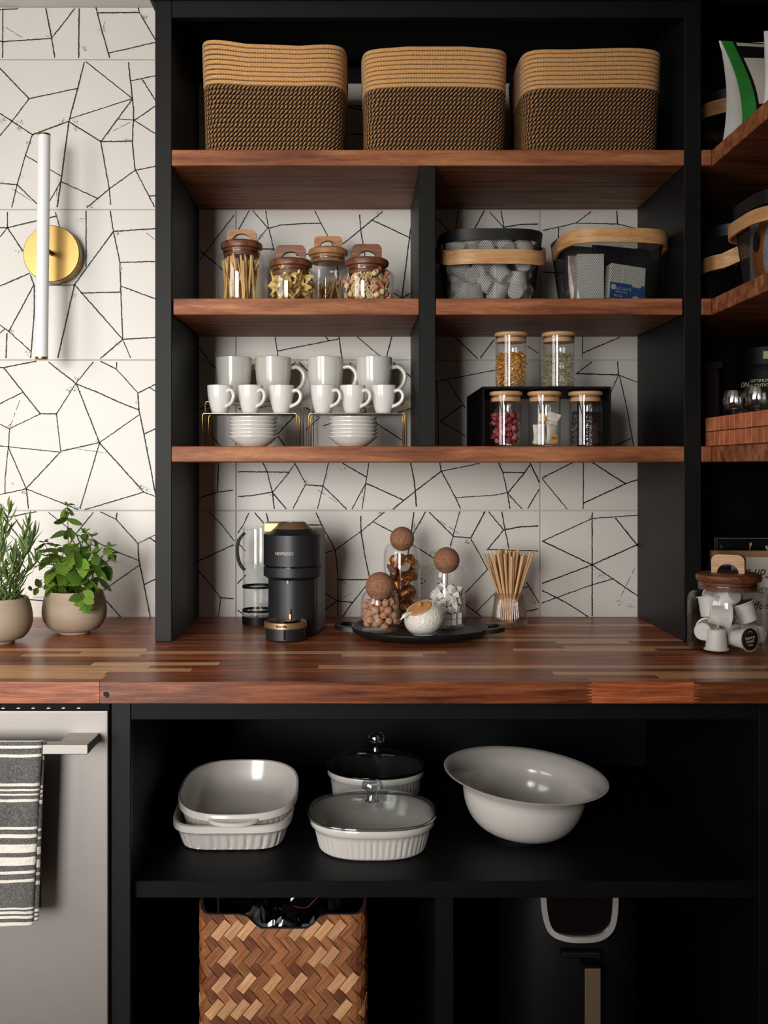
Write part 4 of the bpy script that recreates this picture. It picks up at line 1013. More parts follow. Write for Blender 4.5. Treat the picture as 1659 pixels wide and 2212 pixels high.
for (x, y, z, dx, dy, dz, s_) in [(-.012, -.058, .178, .1, -.25, -1, .046), (.02, -.066, .196, .5, -.35, -.75, .04), (.035, -.06, .18, .1, -.3, -.9, .042), (.058, -.058, .168, .7, -.4, -.6, .038), (-.05, -.05, .17, -.8, -.3, -.1, .034)]:
    put_leaf(pm, mleaf[1], (x, y, z), (dx, dy, dz), s_, rm.uniform(-.2, .2))
# runner hanging over the rim, and a low side shoot
run = chaikin([(.022, -.04, .086), (.03, -.058, .105), (.04, -.072, .098), (.048, -.080, .078), (.050, -.081, .062)], 2)
G().tube(run, .0011, 6).obj('stem', MSTEM, pm, 180)
for i, (k, s_) in enumerate(((.42, .036), (.48, .034), (.62, .028), (.66, .026), (.78, .019), (.82, .018), (.93, .013), (.97, .012), (1, .010))):
    q = run[min(len(run)-1, int(k*(len(run)-1)))]
    put_leaf(pm, mleaf[2], q, Vector(((-1) ** i*.8, -.45, -.15-.2*k)), s_, rm.uniform(-.2, .2), up=Vector((0, -.8, .6)))
run = chaikin([(-.025, -.03, .088), (-.04, -.045, .112), (-.062, -.05, .115), (-.088, -.05, .105)], 2)
G().tube(run, .0011, 6).obj('stem', MSTEM, pm, 180)
for i, (k, s_) in enumerate(((.35, .026), (.45, .024), (.7, .022), (.75, .018), (.98, .012))):
    put_leaf(pm, mleaf[2], run[min(len(run)-1, int(k*(len(run)-1)))], (-.3, -.35, (-1) ** i*.8), s_, 0, up=Vector((0, -1, .3)))
rm = random.Random(9); cnt = 0
for (bx_, by_), tip in [((.005, 0), (.028, -.01, .298)), ((.02, 0), (.070, -.01, .262)), ((-.01, .01), (-.01, .03, .28)), ((.03, -.01), (.082, -.03, .225)), ((.01, -.02), (.03, -.06, .245)), ((.025, .015), (.07, .04, .235)), ((-.015, -.01), (-.02, -.05, .26)), ((.02, -.02), (.055, -.05, .19)), ((.03, 0), (.088, .0, .18)), ((.0, .0), (.012, -.03, .275))]:
    p0 = Vector((bx_, by_, .084)); p1 = Vector(tip); pts = chaikin([p0, p0.lerp(p1, .5)+Vector((-(tip[0]-bx_)*.15, 0, .01)), p1], 3)
    G().tube(pts, [.0018-.001*i/len(pts) for i in range(len(pts))], 6).obj('stem', RSTEM, pr, 180)
    for k in range(29):
        v = .12+.88*k/28; q = pts[min(len(pts)-1, int(v*(len(pts)-1)))]; a = k*2.4+rm.random()
        el = .35+.75*v+rm.uniform(-.2, .2); el = min(el, 1.25)
        d = Vector((math.cos(a)*math.cos(el), math.sin(a)*math.cos(el), math.sin(el)))+(p1-p0).normalized()*.25
        put_leaf(pr, rleaf[rm.randrange(2)], q, d, rm.uniform(.030, .046)*(1-.3*max(0, v-.85)/.15), rm.uniform(-.4, .4))

# ================================================================== coffee machine
cm = thing('coffee_machine', 'black capsule coffee machine with bronze top and clear water tank', 'coffee machine', (px(632, 2.45), 2.45, ZT+.0003), -.13)
MAT = mat('matte_black_shell', (30, 31, 34), .42, spec=.45)
zc = lambda y, Y=2.37: pz(y, Y)-ZT
Rh = .0675
g = G(); g.lathe([(.0005, zc(1157)+.001), (Rh*.93, zc(1157)+.001), (Rh, zc(1157)-.002), (Rh, zc(1226)), (Rh-.003, zc(1228)), (.0005, zc(1228))], 64, 1, 1.0); g.obj('head', MAT, cm, 35)
G().lathe([(.0005, zc(1228)), (Rh-.004, zc(1228)), (Rh-.004, zc(1230)), (.0005, zc(1230))], 64).obj('groove', BLACKGL, cm, 35)
G().lathe([(.0005, zc(1230)), (Rh, zc(1230)), (Rh, zc(1250)), (Rh-.012, zc(1258)), (.0005, zc(1258))], 64).obj('brew_collar', MAT, cm, 35)
G().lathe([(.0005, zc(1257)), (Rh-.011, zc(1257)), (Rh-.011, .001), (.0005, .001)], 64).obj('column', MAT, cm, 35)
# crowned top: sloped shoulder, bronze dial
G().lathe([(Rh*.93, zc(1157)+.0011), (.050, zc(1157)+.006), (.0445, zc(1150)+.004), (.0005, zc(1150)+.004)], 64).obj('shoulder', MAT, cm, 35)
zt_ = zc(1150)+.0042
G().lathe([(.044, zt_), (.0305, zt_+.0145), (.0285, zt_+.0152), (.0005, zt_+.0150)], 64).obj('dial', [COPPER], cm, 35)
G().lathe([(.0275, zt_+.0154), (.0275, zt_+.0162), (.0005, zt_+.0162)], 48).obj('dial_cap', BLACKGL, cm, 35)
G().box((-.067, -.012, zc(1157)+.0015), (-.030, .045, zt_+.0135), .003).obj('lever', COPPER, cm)
# rear body
G().box((.004, .0, .001), (.058, .12, zc(1157)+.0075), .004).obj('rear_body', MAT, cm)
G().box((-.060, .045, .001), (.004, .16, zc(1157)-.002), .004).obj('rear_body', MAT, cm)
# outlet nozzle
G().lathe([(.0005, zc(1262)-.002), (.0075, zc(1262)-.002), (.0085, zc(1257)), (.0005, zc(1257))], 20, M=Matrix.Translation((.0, -.050, 0))).obj('nozzle', ALU, cm, 35)
# drip tray: base, bronze ring, grid
dy = -.082; Md = Matrix.Translation((0, dy, 0)); rb = .0478
G().lathe([(.0005, .0005), (rb-.006, .0005), (rb-.003, .004), (rb-.003, .030), (.0005, .030)], 48, M=Md).obj('drip_base', MAT, cm, 35)
ring = G().lathe([(rb-.003, .029), (rb, .030), (rb, .0425), (rb-.0015, .0435), (rb-.003, .0425), (rb-.003, .029)], 64, M=Md).obj('drip_ring', COPPER, cm, 35)
G().lathe([(rb-.0032, .031), (rb-.0032, .0375), (.0005, .0375)], 48, M=Md).obj('drip_grid', BLACKGL, cm, 35)
G().lathe([(.014, .0395), (.0165, .0425), (.0165, .0435), (.0005, .0415)], 24, M=Matrix.Translation((.006, dy+.018, 0))).obj('float_disc', COPPER, cm, 35)
G().box((.003, dy+.020, .042), (.009, dy+.026, .056), .001).obj('float_stem', COPPER, cm)
# dark slots on column and base
def slot(x, w_, z0, z1, r_, cy):
    g = G(); R = []
    for k in range(9):
        zz = z0+(z1-z0)*k/8; e = min(1, min(zz-z0, z1-zz)/w_*1.2+.25); R.append([(x+w_*e*q, cy-math.sqrt(r_**2-(x+w_*e*q)**2)-.0003, zz) for q in (-1, -.5, 0, .5, 1)])
    g.grid(R, False, False); g.obj('slot', BLACKGL, cm, 180)
slot(.006, .0038, .052, .066, Rh-.011, 0)
slot(.006, .0036, .006, .029, rb-.003, dy)
PINKM = mat('rose_gold_print', (206, 176, 160), .5)
lettering('NESPRESSO', .0102, PINKM, cm, Matrix.Rotation(-.10, 4, 'Z') @ Matrix.Translation((0, -Rh-.0004, zc(1198))) @ Matrix.Rotation(PI/2, 4, 'X'), bend=Rh+.0004, xs=.86)
lettering('Breville', .0085, BLACKGL, cm, Matrix.Translation((0, dy-rb-.0004, .0363)) @ Matrix.Rotation(PI/2, 4, 'X'), bend=rb+.0004, bold=.0003)
# water tank
tx_, ty_, rt_ = -.117, .15, .0385
Mt = Matrix.Translation((tx_, ty_, 0)); zt2 = pz(1143, 2.58)-ZT
tk = G().lathe([(.0005, .020), (rt_, .020), (rt_, zt2), (rt_-.002, zt2), (rt_-.002, .0225), (.0005, .0225)], 48, M=Mt).obj('water_tank', GLASS, cm, 40)
G().lathe([(.0005, .023), (rt_-.0022, .023), (rt_-.0022, pz(1219, 2.58)-ZT), (.0005, pz(1219, 2.58)-ZT)], 48, M=Mt).obj('water', WATER, tk, 40)
G().lathe([(.0005, zt2-.004), (rt_-.002, zt2-.004), (rt_+.0005, zt2+.0005), (rt_+.0005, zt2+.004), (.0005, zt2+.004)], 48, M=Mt).obj('tank_lid', GLASS, tk, 40)
G().lathe([(.0005, .0005), (rt_+.001, .0005), (rt_+.001, .0195), (.0005, .0195)], 48, M=Mt).obj('tank_base', BLACKPL, cm, 40)
for zz in (pz(1270, 2.58)-ZT, pz(1322, 2.58)-ZT):
    G().lathe([(rt_-.0022, zz-.003), (rt_+.0006, zz-.003), (rt_+.0006, zz+.003), (rt_-.0022, zz+.003)], 48, M=Mt).obj('tank_band', BLACKPL, tk, 40)
G().tube([(tx_-.020, ty_-.02, .03), (tx_-.012, ty_-.022, .034), (tx_-.006, ty_-.02, .031)], .0035, 8).obj('red_float', mat('red_float', (150, 30, 30), .3), tk, 180)
hp = chaikin([(tx_-rt_+.004, ty_, zt2-.012), (tx_-rt_-.012, ty_, zt2-.03), (tx_-rt_-.016, ty_, zt2-.06), (tx_-rt_-.009, ty_, zt2-.09), (tx_-rt_+.004, ty_, zt2-.105)], 2)
G().strap(hp, .012, .006, up=(0, 1, 0)).obj('tank_handle', BLACKPL, tk, 40)

# ================================================================== round tray with jars
TRX, TRY, TRR = px(906, 2.44), 2.445, .160
tr = thing('round_tray', 'round black tray with two side handles under the cork stoppered jars', 'tray', (TRX, TRY, ZT+.0003), -.1)
TRB = mat('black_tray', (22, 22, 23), .38, spec=.45)
G().lathe([(.0005, 0), (TRR*.80, 0), (TRR*.95, .006), (TRR, .016), (TRR, .020), (TRR*.985, .0215), (TRR*.965, .019), (TRR*.93, .0105), (TRR*.90, .009), (.0005, .009)], 96).obj('dish', TRB, tr, 45)
for s_ in (-1, 1):
    hp = chaikin([(s_*(TRR-.01), -.042, .014), (s_*(TRR+.012), -.040, .017), (s_*(TRR+.030), -.024, .018), (s_*(TRR+.032), 0, .018), (s_*(TRR+.030), .024, .018), (s_*(TRR+.012), .040, .017), (s_*(TRR-.01), .042, .014)], 2)
    G().strap(hp, .010, .013).obj('handle', TRB, tr, 40)
ZTR = ZT+.0003+.0093
def cork_jar(label, x, Y, R, yshoulder, yneck, yball, rball):
    X = px(x, Y); t = thing('cork_jar', label, 'jar', (X, Y, ZTR), group='cork ball jars on the tray')
    zs, zn, zb = pz(yshoulder, Y)-ZTR, pz(yneck, Y)-ZTR, pz(yball, Y)-ZTR; rn = rball*.93
    o = [(.0005, 0), (R-.006, 0), (R-.0015, .002), (R, .007), (R, zs)]
    for i in range(1, 9): a = i/8*PI/2; o.append((rn+(R-rn)*math.cos(a)**1.0, zs+(zn-zs)*math.sin(a)))
    o += [(rn+.001, zn+.003)]
    i_ = [(max(r_-.0026, .0004), z_+(.004 if z_ < .003 else 0)) for r_, z_ in reversed(o)]
    G().lathe(o+i_, 56).obj('glass_body', GLASS, t, 40)
    G().sphere((0, 0, zb), rball, 40, 24).obj('cork_ball', CORK, t, 180)
    return X, Y
bs = cork_jar('cork stoppered jar of rough brown sugar cubes at the front of the tray', 820.5, 2.43, .0445, 1302, 1277, 1267, .0335)
cp = cork_jar('tallest cork stoppered jar holding bronze coffee capsules', 868.5, 2.545, .0445, 1196, 1174, 1164, .0295)
ws = cork_jar('cork stoppered jar of white sugar cubes', 964.5, 2.50, .0447, 1240, 1222, 1210, .0310)
BSUG = mat('brown_sugar', (182, 134, 102), .85, var=.3, vscale=300, bmp=1, bscale=260, rand=.12); WSUG = mat('white_sugar', (240, 236, 228), .8, var=.03, vscale=200, bmp=.5, bscale=500)
lump = []
for k in range(3):
    g = G(); R = []
    bm = bmesh.new(); bmesh.ops.create_icosphere(bm, subdivisions=2, radius=.0092)
    for v in bm.verts:
        c = v.co.copy(); m_ = max(abs(c.x), abs(c.y), abs(c.z)); c = c.lerp(c*(.0078/m_), .45); v.co = c*(1+.2*noise.noise(c*260+Vector((k*7, 0, 0))))
    me = bpy.data.meshes.new('brown_sugar_cube'); bm.to_mesh(me); bm.free(); me.materials.append(BSUG); lump.append(me)
for p in pack(70, .0345, .0145, .070, .0152, 31, 9000, .25):
    o = link('brown_sugar_cube', lump[r.randrange(3)], None, (bs[0]+p.x, bs[1]+p.y, ZTR+p.z), (r.random()*6, r.random()*6, r.random()*6)); tag(o, 'rough brown sugar cube in the cork stoppered jar', 'sugar cube', 'brown sugar cubes')
cube = G().box((-.0068, -.0068, -.0068), (.0068, .0068, .0068), .0008).mesh('white_sugar_cube'); cube.materials.append(WSUG)
for lay in range(2):
    for i in range(5):
        for j in range(5):
            x, y = (i-2)*.0145+r.uniform(-.0005, .0005), (j-2)*.0145+r.uniform(-.0005, .0005)
            if math.hypot(abs(x)+.0068, abs(y)+.0068) > .0415: continue
            o = link('white_sugar_cube', cube, None, (ws[0]+x, ws[1]+y, ZTR+.0135+lay*.0145), (0, 0, r.uniform(-.06, .06))); tag(o, 'white sugar cube in the cork stoppered jar', 'sugar cube', 'white sugar cubes')
for p in pack(60, .0325, .042, .094, .0140, 33, 9000, .2):
    if p.z > .078 and p.x < -.01 and r.random() < .5: continue
    o = link('white_sugar_cube', cube, None, (ws[0]+p.x, ws[1]+p.y, ZTR+p.z), (r.random()*6, r.random()*6, r.random()*6)); tag(o, 'white sugar cube in the cork stoppered jar', 'sugar cube', 'white sugar cubes')
BRZ = mat('bronze_capsule', (190, 126, 68), .28, .9); CAPL = mat('capsule_foil', (196, 188, 174), .35, .7)
def capsule_parts(t):
    G().lathe([(.0005, 0), (.0055, 0), (.0065, .002), (.0085, .003), (.0135, .0185), (.0165, .019), (.0165, .0205), (.0005, .0205)], 24).obj('shell', BRZ, t, 30)
    G().lathe([(.0005, .0213), (.0142, .0213), (.0150, .0206), (.0005, .0206)], 24).obj('foil', CAPL, t, 30)
k0 = None
for i, p in enumerate(pack(52, .0268, .016, .158, .0208, 41, 16000, .3)):
    d = Vector((r.uniform(-1, 1), r.uniform(.25, 1)*(-1 if i % 6 == 0 else 1), r.uniform(-.8, .8))).normalized(); rot = d.to_track_quat('Z', 'Y').to_euler()
    off = rot.to_matrix() @ Vector((0, 0, .0105)); loc = (cp[0]+p.x-off.x, cp[1]+p.y-off.y, ZTR+p.z-off.z)
    if not k0: k0 = thing('coffee_capsule', 'bronze coffee capsule in the tallest cork stoppered jar', 'capsule', loc, group='bronze capsules', rot=rot); capsule_parts(k0)
    else: dup(k0, loc, rot)
# sugar bowl, tilted mouth
sbw = thing('sugar_bowl', 'white textured sugar bowl with tilted wooden lid and spoon on the tray', 'sugar bowl', (px(916, 2.385), 2.385, ZTR))
def hob():
    m, nt, b = base_mat('hobnail_ceramic'); setp(b, .25, 0, .5, .3); b.inputs['Base Color'].default_value = lin((224, 218, 206))
    v = nt.nodes.new('ShaderNodeTexVoronoi'); v.inputs['Scale'].default_value = 300; nt.links.new(coords(nt), v.inputs['Vector'])
    bump(nt, b, v.outputs['Distance'], .7, .002); return m
HOB = hob()
tilt = Matrix.Translation((0, 0, .0375)) @ Euler((math.radians(20), math.radians(-22), 0)).to_matrix().to_4x4()
Rb = .0465; prof = []
for i in range(19):
    a = -PI/2+i/18*(PI/2+.78); prof.append((max(Rb*math.cos(a), .0005), .0375*1.0*math.sin(a)))
rm_ = prof[-1]; prof += [(rm_[0]-.001, rm_[1]+.0015), (rm_[0]-.0035, rm_[1]+.0012), (rm_[0]-.004, rm_[1]-.006)]
g = G(); g.lathe(prof, 64, M=tilt)
g.obj('bowl', HOB, sbw, 60)
G().lathe([(.0005, .0002), (.026, .0002), (.028, .004), (.0005, .004)], 40).obj('foot', CERAM, sbw, 40)
BLID = wood('bamboo_lid', (176, 118, 66), (204, 148, 92), (220, 170, 116), (3, 30, 30), 5, .4, bmp=.05)
ld = G().lathe([(.0005, .004), (rm_[0]-.006, .004), (rm_[0]-.0042, .002), (rm_[0]-.0045, -.001), (.0005, -.001)], 48, M=tilt @ Matrix.Translation((0, 0, rm_[1]))).obj('lid', BLID, sbw, 35)
G().sphere((0, 0, 0), .0062, 16, 10, M=tilt @ Matrix.Translation((.002, .002, rm_[1]+.0085))).obj('knob', BLID, ld, 180)
sp = [tilt @ Vector(q) for q in ((-.012, -.004, rm_[1]-.002), (-.030, -.012, rm_[1]+.006), (-.040, -.016, rm_[1]+.006), (-.050, -.020, rm_[1]+.003))]
G().tube(chaikin(sp, 2), [.002, .002, .0022, .0025, .003, .0035, .004, .0045, .005, .005, .0045, .003, .002][:len(chaikin(sp, 2))]+[.002]*max(0, len(chaikin(sp, 2))-13), 10).obj('spoon', CERAM, sbw, 180)

# ================================================================== straws in a ribbed glass
SX, SY = px(1100, 2.575), 2.575
sv = thing('ribbed_glass', 'flared ribbed glass tumbler holding the paper straws', 'glass', (SX, SY, ZT+.0003))
g = G(); o = [(.0005, 0), (.036, 0), (.043, .004), (.0455, .012), (.0435, .026), (.039, .05), (.0365, .075), (.0368, .083)]
o += [(max(q-.003, .0004), z+(.005 if z < .003 else 0)) for q, z in reversed(o)]
g.lathe(o, 176, fl=(44, .0016, .006, .082)); g.obj('tumbler', GLASSR, sv, 50)
STR = mat('paper_straw', (214, 172, 126), .55, var=.1, vscale=40, rand=.14)
sm = G().lathe([(.0029, 0), (.0029, 1), (.0023, 1), (.0023, 0), (.0029, 0)], 12).mesh('paper_straw', 40); sm.materials.append(STR)
rs_ = random.Random(3)
for i in range(46):
    a = 2.4*i; q = math.sqrt((i+.5)/46); b0 = .027*q; t1 = .068*q**1.1
    if q > .5 and math.sin(a) > .3: t1 *= .75
    x1, y1 = t1*math.cos(a)+rs_.uniform(-.004, .004), t1*math.sin(a)*.8+rs_.uniform(-.004, .004)
    a2 = a+rs_.uniform(-.35, .35)
    k = .083; top_z = rs_.uniform(.177, .192)-.006*q
    # passes inside the mouth, foot leans to the opposite side
    xm, ym = .031*q*math.cos(a), .031*q*math.sin(a)
    d = Vector((x1-xm, y1-ym, top_z-k)); p0 = Vector((xm, ym, k))-d*((k-.0105)/(top_z-k)); 
    l0 = math.hypot(p0.x, p0.y)
    if l0 > .036: p0.x *= .036/l0; p0.y *= .036/l0
    o = link('paper_straw', sm); tag(o, 'kraft paper straw fanned out in the ribbed glass', 'straw', 'paper straws')
    stick(o, (SX+p0.x, SY+p0.y, ZT+p0.z), (SX+x1, SY+y1, ZT+top_z))

# ================================================================== ceramics in the base cabinet
def dish_profile(h, r0=.86, rim=.02):
    """unit-radius baking dish: foot, fluted wall, plain rim band, inside"""
    o = [(.001, 0), (r0-.04, 0), (r0, .004), (r0+.01, .006)]
    zr = h-rim
    for i in range(1, 7): k = i/6; o.append((r0+.01+(.945-r0-.01)*k, .006+(zr-.006)*k))
    o += [(.965, zr+.002), (1.0, zr+.006), (1.0, h-.002), (.985, h), (.955, h-.001), (.93, h-rim*.8)]
    o += [(.88, h*.4), (r0-.06, .012), (r0-.14, .009), (.001, .009)]
    return o
def dish(parent, h, a, b, n, flutes, amp, m, name='dish', rim=.02):
    g = G(); g.lathe(dish_profile(h, rim=rim), 288, a, b, n, fl=(flutes, amp, .005, h-rim-.0015, 11)); return g.obj(name, m, parent, 50)
t = thing('baking_dish', 'large white fluted rectangular baking dish on the cabinet shelf', 'baking dish', (-.2645, 2.275, ZL+.0003), .02)
dish(t, .060, .1235, .205, 5.0, 64, .022, STONEW)
for s_ in (-1, 1):
    G().prism([(.055*math.cos(a), .020*math.sin(a)*s_) for a in [PI*i/16 for i in range(17)]], .008, Matrix.Translation((0, s_*.200, .053)) @ Matrix.Rotation(-PI/2*1, 4, 'X') @ Matrix.Scale(-1, 4, (0, 0, 1))).obj('handle', STONEW, t, 40)
t = thing('oval_dish', 'white fluted oval dish nested in the large baking dish', 'baking dish', (-.257, 2.235, ZL+.0222), rot=(math.radians(5.5), 0, .03))
dish(t, .072, .1255, .150, 2.7, 60, .020, STONEW)
for s_ in (-1, 1):
    g = G(); R = []
    for i in range(17):
        u = -1+i/8; x = u*.052; e = .022*(1-u*u)**.6+.001; y0 = .150*(1-abs(x/.1255)**2.7)**(1/2.7)-.004
        R.append([(x, s_*(y0), .054), (x, s_*(y0+e), .056), (x, s_*(y0+e), .063), (x, s_*y0, .065)])
    g.grid(R, False, True, True, True); g.obj('handle', STONEW, t, 50)
def glass_lid(parent, z0, a, b, n, zc_, m, kr, kz0, kz1, seg=96):
    g = G(); pr_ = [(1.0, 0), (1.005, .003), (.97, .006), (.93, .0065), (.80, (zc_)*.72), (.55, zc_*.93), (.30, zc_), (.001, zc_), (.001, zc_-.003), (.30, zc_-.003), (.55, zc_*.93-.003), (.80, zc_*.72-.003), (.92, .0032), (.96, .0005), (1.0, 0)]
    g.lathe(pr_, seg, a, b, n); l = g.obj('lid', m, parent, 50, loc=(0, 0, z0))
    g = G()
    for i in range(48):
        a_ = 2*PI*i/48; g.tube([(kr*1.15*math.cos(a_), kr*1.15*math.sin(a_), zc_+.0002), (kr*2.1*math.cos(a_), kr*1.9*math.sin(a_), zc_-.0002)], .0006, 4)
    g.obj('lid_ribs', m, l)
    h = kz1-kz0
    G().tube([(*sup(2*PI*(i+.5)/96, a*1.0, b*1.0, n), .0015) for i in range(96)], .0032, 8, True).obj('lid_rim', m if m is GLASSM else GLASSK, l, 180)
    G().lathe([(.001, zc_), (kr*.72, zc_), (kr*.55, zc_+.004), (kr*.5, zc_+h*.45), (kr*.75, zc_+h*.58), (kr, zc_+h*.68), (kr, zc_+h*.9), (kr*.9, zc_+h), (.001, zc_+h)], 32).obj('knob', GLASSK, l, 40)
    return l
t = thing('round_casserole', 'round white casserole with smoky dark glass lid at the back', 'casserole', (px(812, 2.40), 2.40, ZL+.0003))
dish(t, .086, .1105, .107, 2.1, 52, .018, STONEW)
glass_lid(t, .0865, .112, .109, 2.1, .026, GLASSM, .0205, .0, .046)
t = thing('oval_casserole', 'white fluted casserole with clear glass lid at the front', 'casserole', (px(804, 2.145), 2.145, ZL+.0003))
dish(t, .066, .1262, .118, 2.6, 60, .018, STONEW)
glass_lid(t, .0665, .1285, .1205, 2.6, .020, GLASSG, .0208, 0, .040)
t = thing('mixing_bowl', 'large white flared mixing bowl tilted on the cabinet shelf', 'bowl', (px(1124, 2.20), 2.20, ZL+.0025), rot=(math.radians(3.5), math.radians(4.5), 0))
Rb_ = .171; hb_ = .128
o = [(.001, 0), (.050, 0), (.053, .002), (.0535, .006)]
for i in range(1, 13): k = i/12*PI/2; o.append((.0535+(.128-.0535)*math.sin(k)**.92, .006+.094*(1-math.cos(k))))
o += [(.140, .110), (.158, .121), (Rb_-.001, .1265), (Rb_, hb_), (Rb_-.002, hb_+.0008), (.157, .1245), (.141, .1155), (.1275, .1045)]
for i in range(11, 0, -1): k = i/12*PI/2; o.append((.0535+(.124-.0535)*math.sin(k)**.92, .011+.091*(1-math.cos(k))))
o += [(.001, .010)]
G().lathe(o, 96).obj('bowl', STONEW, t, 60)

# ================================================================== woven bamboo bin with a black liner
BNX, BNY = px(609.5, 2.0), 2.0
bw_ = (px(792, 2.0)-px(427, 2.0))/2; bz0 = .1005; bzt = pz(1976, 2.0)-bz0
bn = thing('woven_bin', 'bamboo herringbone waste bin with a notched rim in the base cabinet', 'bin', (BNX, BNY, bz0))
rc_ = .03; dep = .26
def bin_pt(s_, off=0):
    """point at arc length s_ from the middle of the front face, round the corners to the sides"""
    fl = bw_-rc_; sg = 1 if s_ >= 0 else -1; a = abs(s_)
    if a <= fl: return (sg*a, -off)
    a2 = (a-fl)/rc_
    if a2 <= PI/2: return (sg*(fl+(rc_+off)*math.sin(a2)), rc_-(rc_+off)*math.cos(a2))
    return (sg*(bw_+off), rc_+(a-fl-rc_*PI/2))
smax = bw_-rc_+rc_*PI/2+dep-2*rc_
nx = [(-bw_*1.2, 0), (-.082, 0), (-.066, -.004), (-.052, -.018), (-.040, -.0265), (.048, -.0265), (.060, -.018), (.072, -.004), (.088, 0), (bw_*1.2, 0)]
def rim_z(s_):
    e = max(0, abs(s_)-(bw_-.012))
    for (a, b), (c, d) in zip(nx, nx[1:]):
        if a <= s_ <= c: return bzt+b+(d-b)*(s_-a)/(c-a)+min(.02, e*.5)
    return bzt+.02
SHELLM = mat('bin_shell', (28, 20, 15), .7)
g = G(); R = []
N_ = 120
for i in range(N_+1):
    s_ = -smax+2*smax*i/N_; x0, y0 = bin_pt(s_, -.0005); x1, y1 = bin_pt(s_, -.006); zt3 = rim_z(s_)
    R.append([(x0, y0, 0), (x0, y0, zt3+.0012), (x1, y1, zt3+.0012), (x1, y1, 0)])
g.grid(R, False, True, True, True); g.obj('shell', SHELLM, bn)
G().box((-bw_+.003, .003, 0), (bw_-.003, dep-.002, .006)).obj('base', SHELLM, bn)
G().box((-bw_+.003, dep-.008, .006), (bw_-.003, dep-.002, bzt)).obj('back', SHELLM, bn)
BW = [[wood('bamboo_slat_%s_%s' % (n_, d_), *c, (5, 30, 70), 4, .42, rand=5, tone=.16, rot=(0, an, 0), bmp=.25) for n_, c in (('mid', ((110, 62, 34), (152, 96, 58), (178, 120, 78))), ('dark', ((78, 40, 24), (116, 66, 40), (142, 88, 56))), ('pale', ((172, 118, 76), (204, 152, 108), (222, 176, 132))))] for d_, an in (('rising', .86), ('falling', -.86))]
def clip(poly, f):
    out = []
    for i in range(len(poly)):
        a, b = poly[i], poly[(i+1) % len(poly)]; fa, fb = f(a), f(b)
        if fa >= 0: out.append(a)
        if (fa >= 0) != (fb >= 0): k = fa/(fa-fb); out.append((a[0]+(b[0]-a[0])*k, a[1]+(b[1]-a[1])*k))
    return out
brk = [-bw_-.03, -bw_+.03, -bw_+.02, -bw_+.01]+[q[0] for q in nx[1:-1]]+[bw_-.03, bw_-.02, bw_-.01, bw_, -bw_, bw_+.012, -bw_-.012, bw_+.03]
brk = sorted(set(brk))
sp_ = .0245; Ls, Ws = .0405, .0170; rh = .0252
rbn = random.Random(2)
for row in range(15):
    zc2 = bzt-.004-row*rh; sgn = 1 if row % 2 else -1
    ns = int((bw_+.03)/sp_)+1
    for i in range(-ns, ns+1):
        cx_ = i*sp_+(row % 4)*.006; ca, sa = math.cos(sgn*.86), math.sin(sgn*.86)
        poly = [(cx_+u*ca-v*sa, zc2+u*sa+v*ca) for u, v in ((-Ls/2, -Ws/2), (Ls/2, -Ws/2), (Ls/2, Ws/2), (-Ls/2, Ws/2))]
        poly = clip(poly, lambda p: p[1]-.001)
        g = G(); lift_ = .0016 if sgn > 0 else .0006
        for a, b in zip(brk, brk[1:]):
            q = clip(clip(poly, lambda p: p[0]-a), lambda p: b-p[0])
            if len(q) < 3: continue
            z_a, z_b = rim_z(a+1e-6), rim_z(b-1e-6); q = clip(q, lambda p: z_a+(z_b-z_a)*(p[0]-a)/(b-a)-p[1])
            if len(q) < 3: continue
            n = len(q); V = []
            for s_, z_ in q: x, y = bin_pt(s_, lift_); V.append((x, y, z_))
            for s_, z_ in q: x, y = bin_pt(s_, -.0004); V.append((x, y, z_))
            g.add(V, [tuple(range(n)), tuple(range(2*n-1, n-1, -1))]+[(k, k+n, (k+1) % n+n, (k+1) % n) for k in range(n)])
        if not g.v: continue
        kind_ = 0
        if sgn > 0 and rbn.random() < .34: kind_ = 2
        elif rbn.random() < (.38 if sgn < 0 else .1): kind_ = 1
        g.obj('bamboo_slat', BW[0 if sgn > 0 else 1][kind_], bn, weld=True)
# liner with crumpled plastic
LINER = mat('black_plastic_bag', (14, 14, 16), .12, spec=.7); CLEAR = glass('crumpled_film', (.5, .5, .52), .9, .22, 1.4, .06)
def crumple(name, label, loc, w_, d_, h, m, seed, cat):
    g = G(); R = []
    for i in range(25):
        row = []
        for j in range(17):
            u, v = i/24*2-1, j/16*2-1; e = max(0, (1-u*u)*(1-v*v))**.35
            n1 = noise.noise(Vector((u*3.2+seed, v*3.2, seed*.7))); n2 = abs(noise.noise(Vector((u*7+seed, v*7, 3.1))))
            row.append((u*w_, v*d_, e*h*(.55+.5*n1-.45*n2)))
        R.append(row)
    g.grid(R, False, False); o = g.obj(name, m, None, 25, loc, recalc=False); return tag(o, label, cat)
crumple('bin_liner', 'shiny black bin liner bunched inside the bamboo bin', (BNX, BNY+.13, bz0+bzt-.075), .145, .115, .12, LINER, 2.0, 'bin liner')
crumple('plastic_film', 'crumpled clear plastic film lying in the bin liner', (BNX-.02, BNY+.085, bz0+bzt-.045), .095, .06, .075, CLEAR, 5.0, 'plastic film')
G().tube(chaikin([(BNX+.02, BNY+.03, bz0+bzt+.004), (BNX+.045, BNY+.035, bz0+bzt-.004), (BNX+.06, BNY+.04, bz0+bzt+.012), (BNX+.085, BNY+.05, bz0+bzt+.03)], 3), .0008, 6).obj('drawstring', mat('magenta_string', (150, 30, 80), .4), None, 180)
tag(bpy.data.objects['drawstring'], 'thin magenta drawstring in the bamboo bin', 'string')

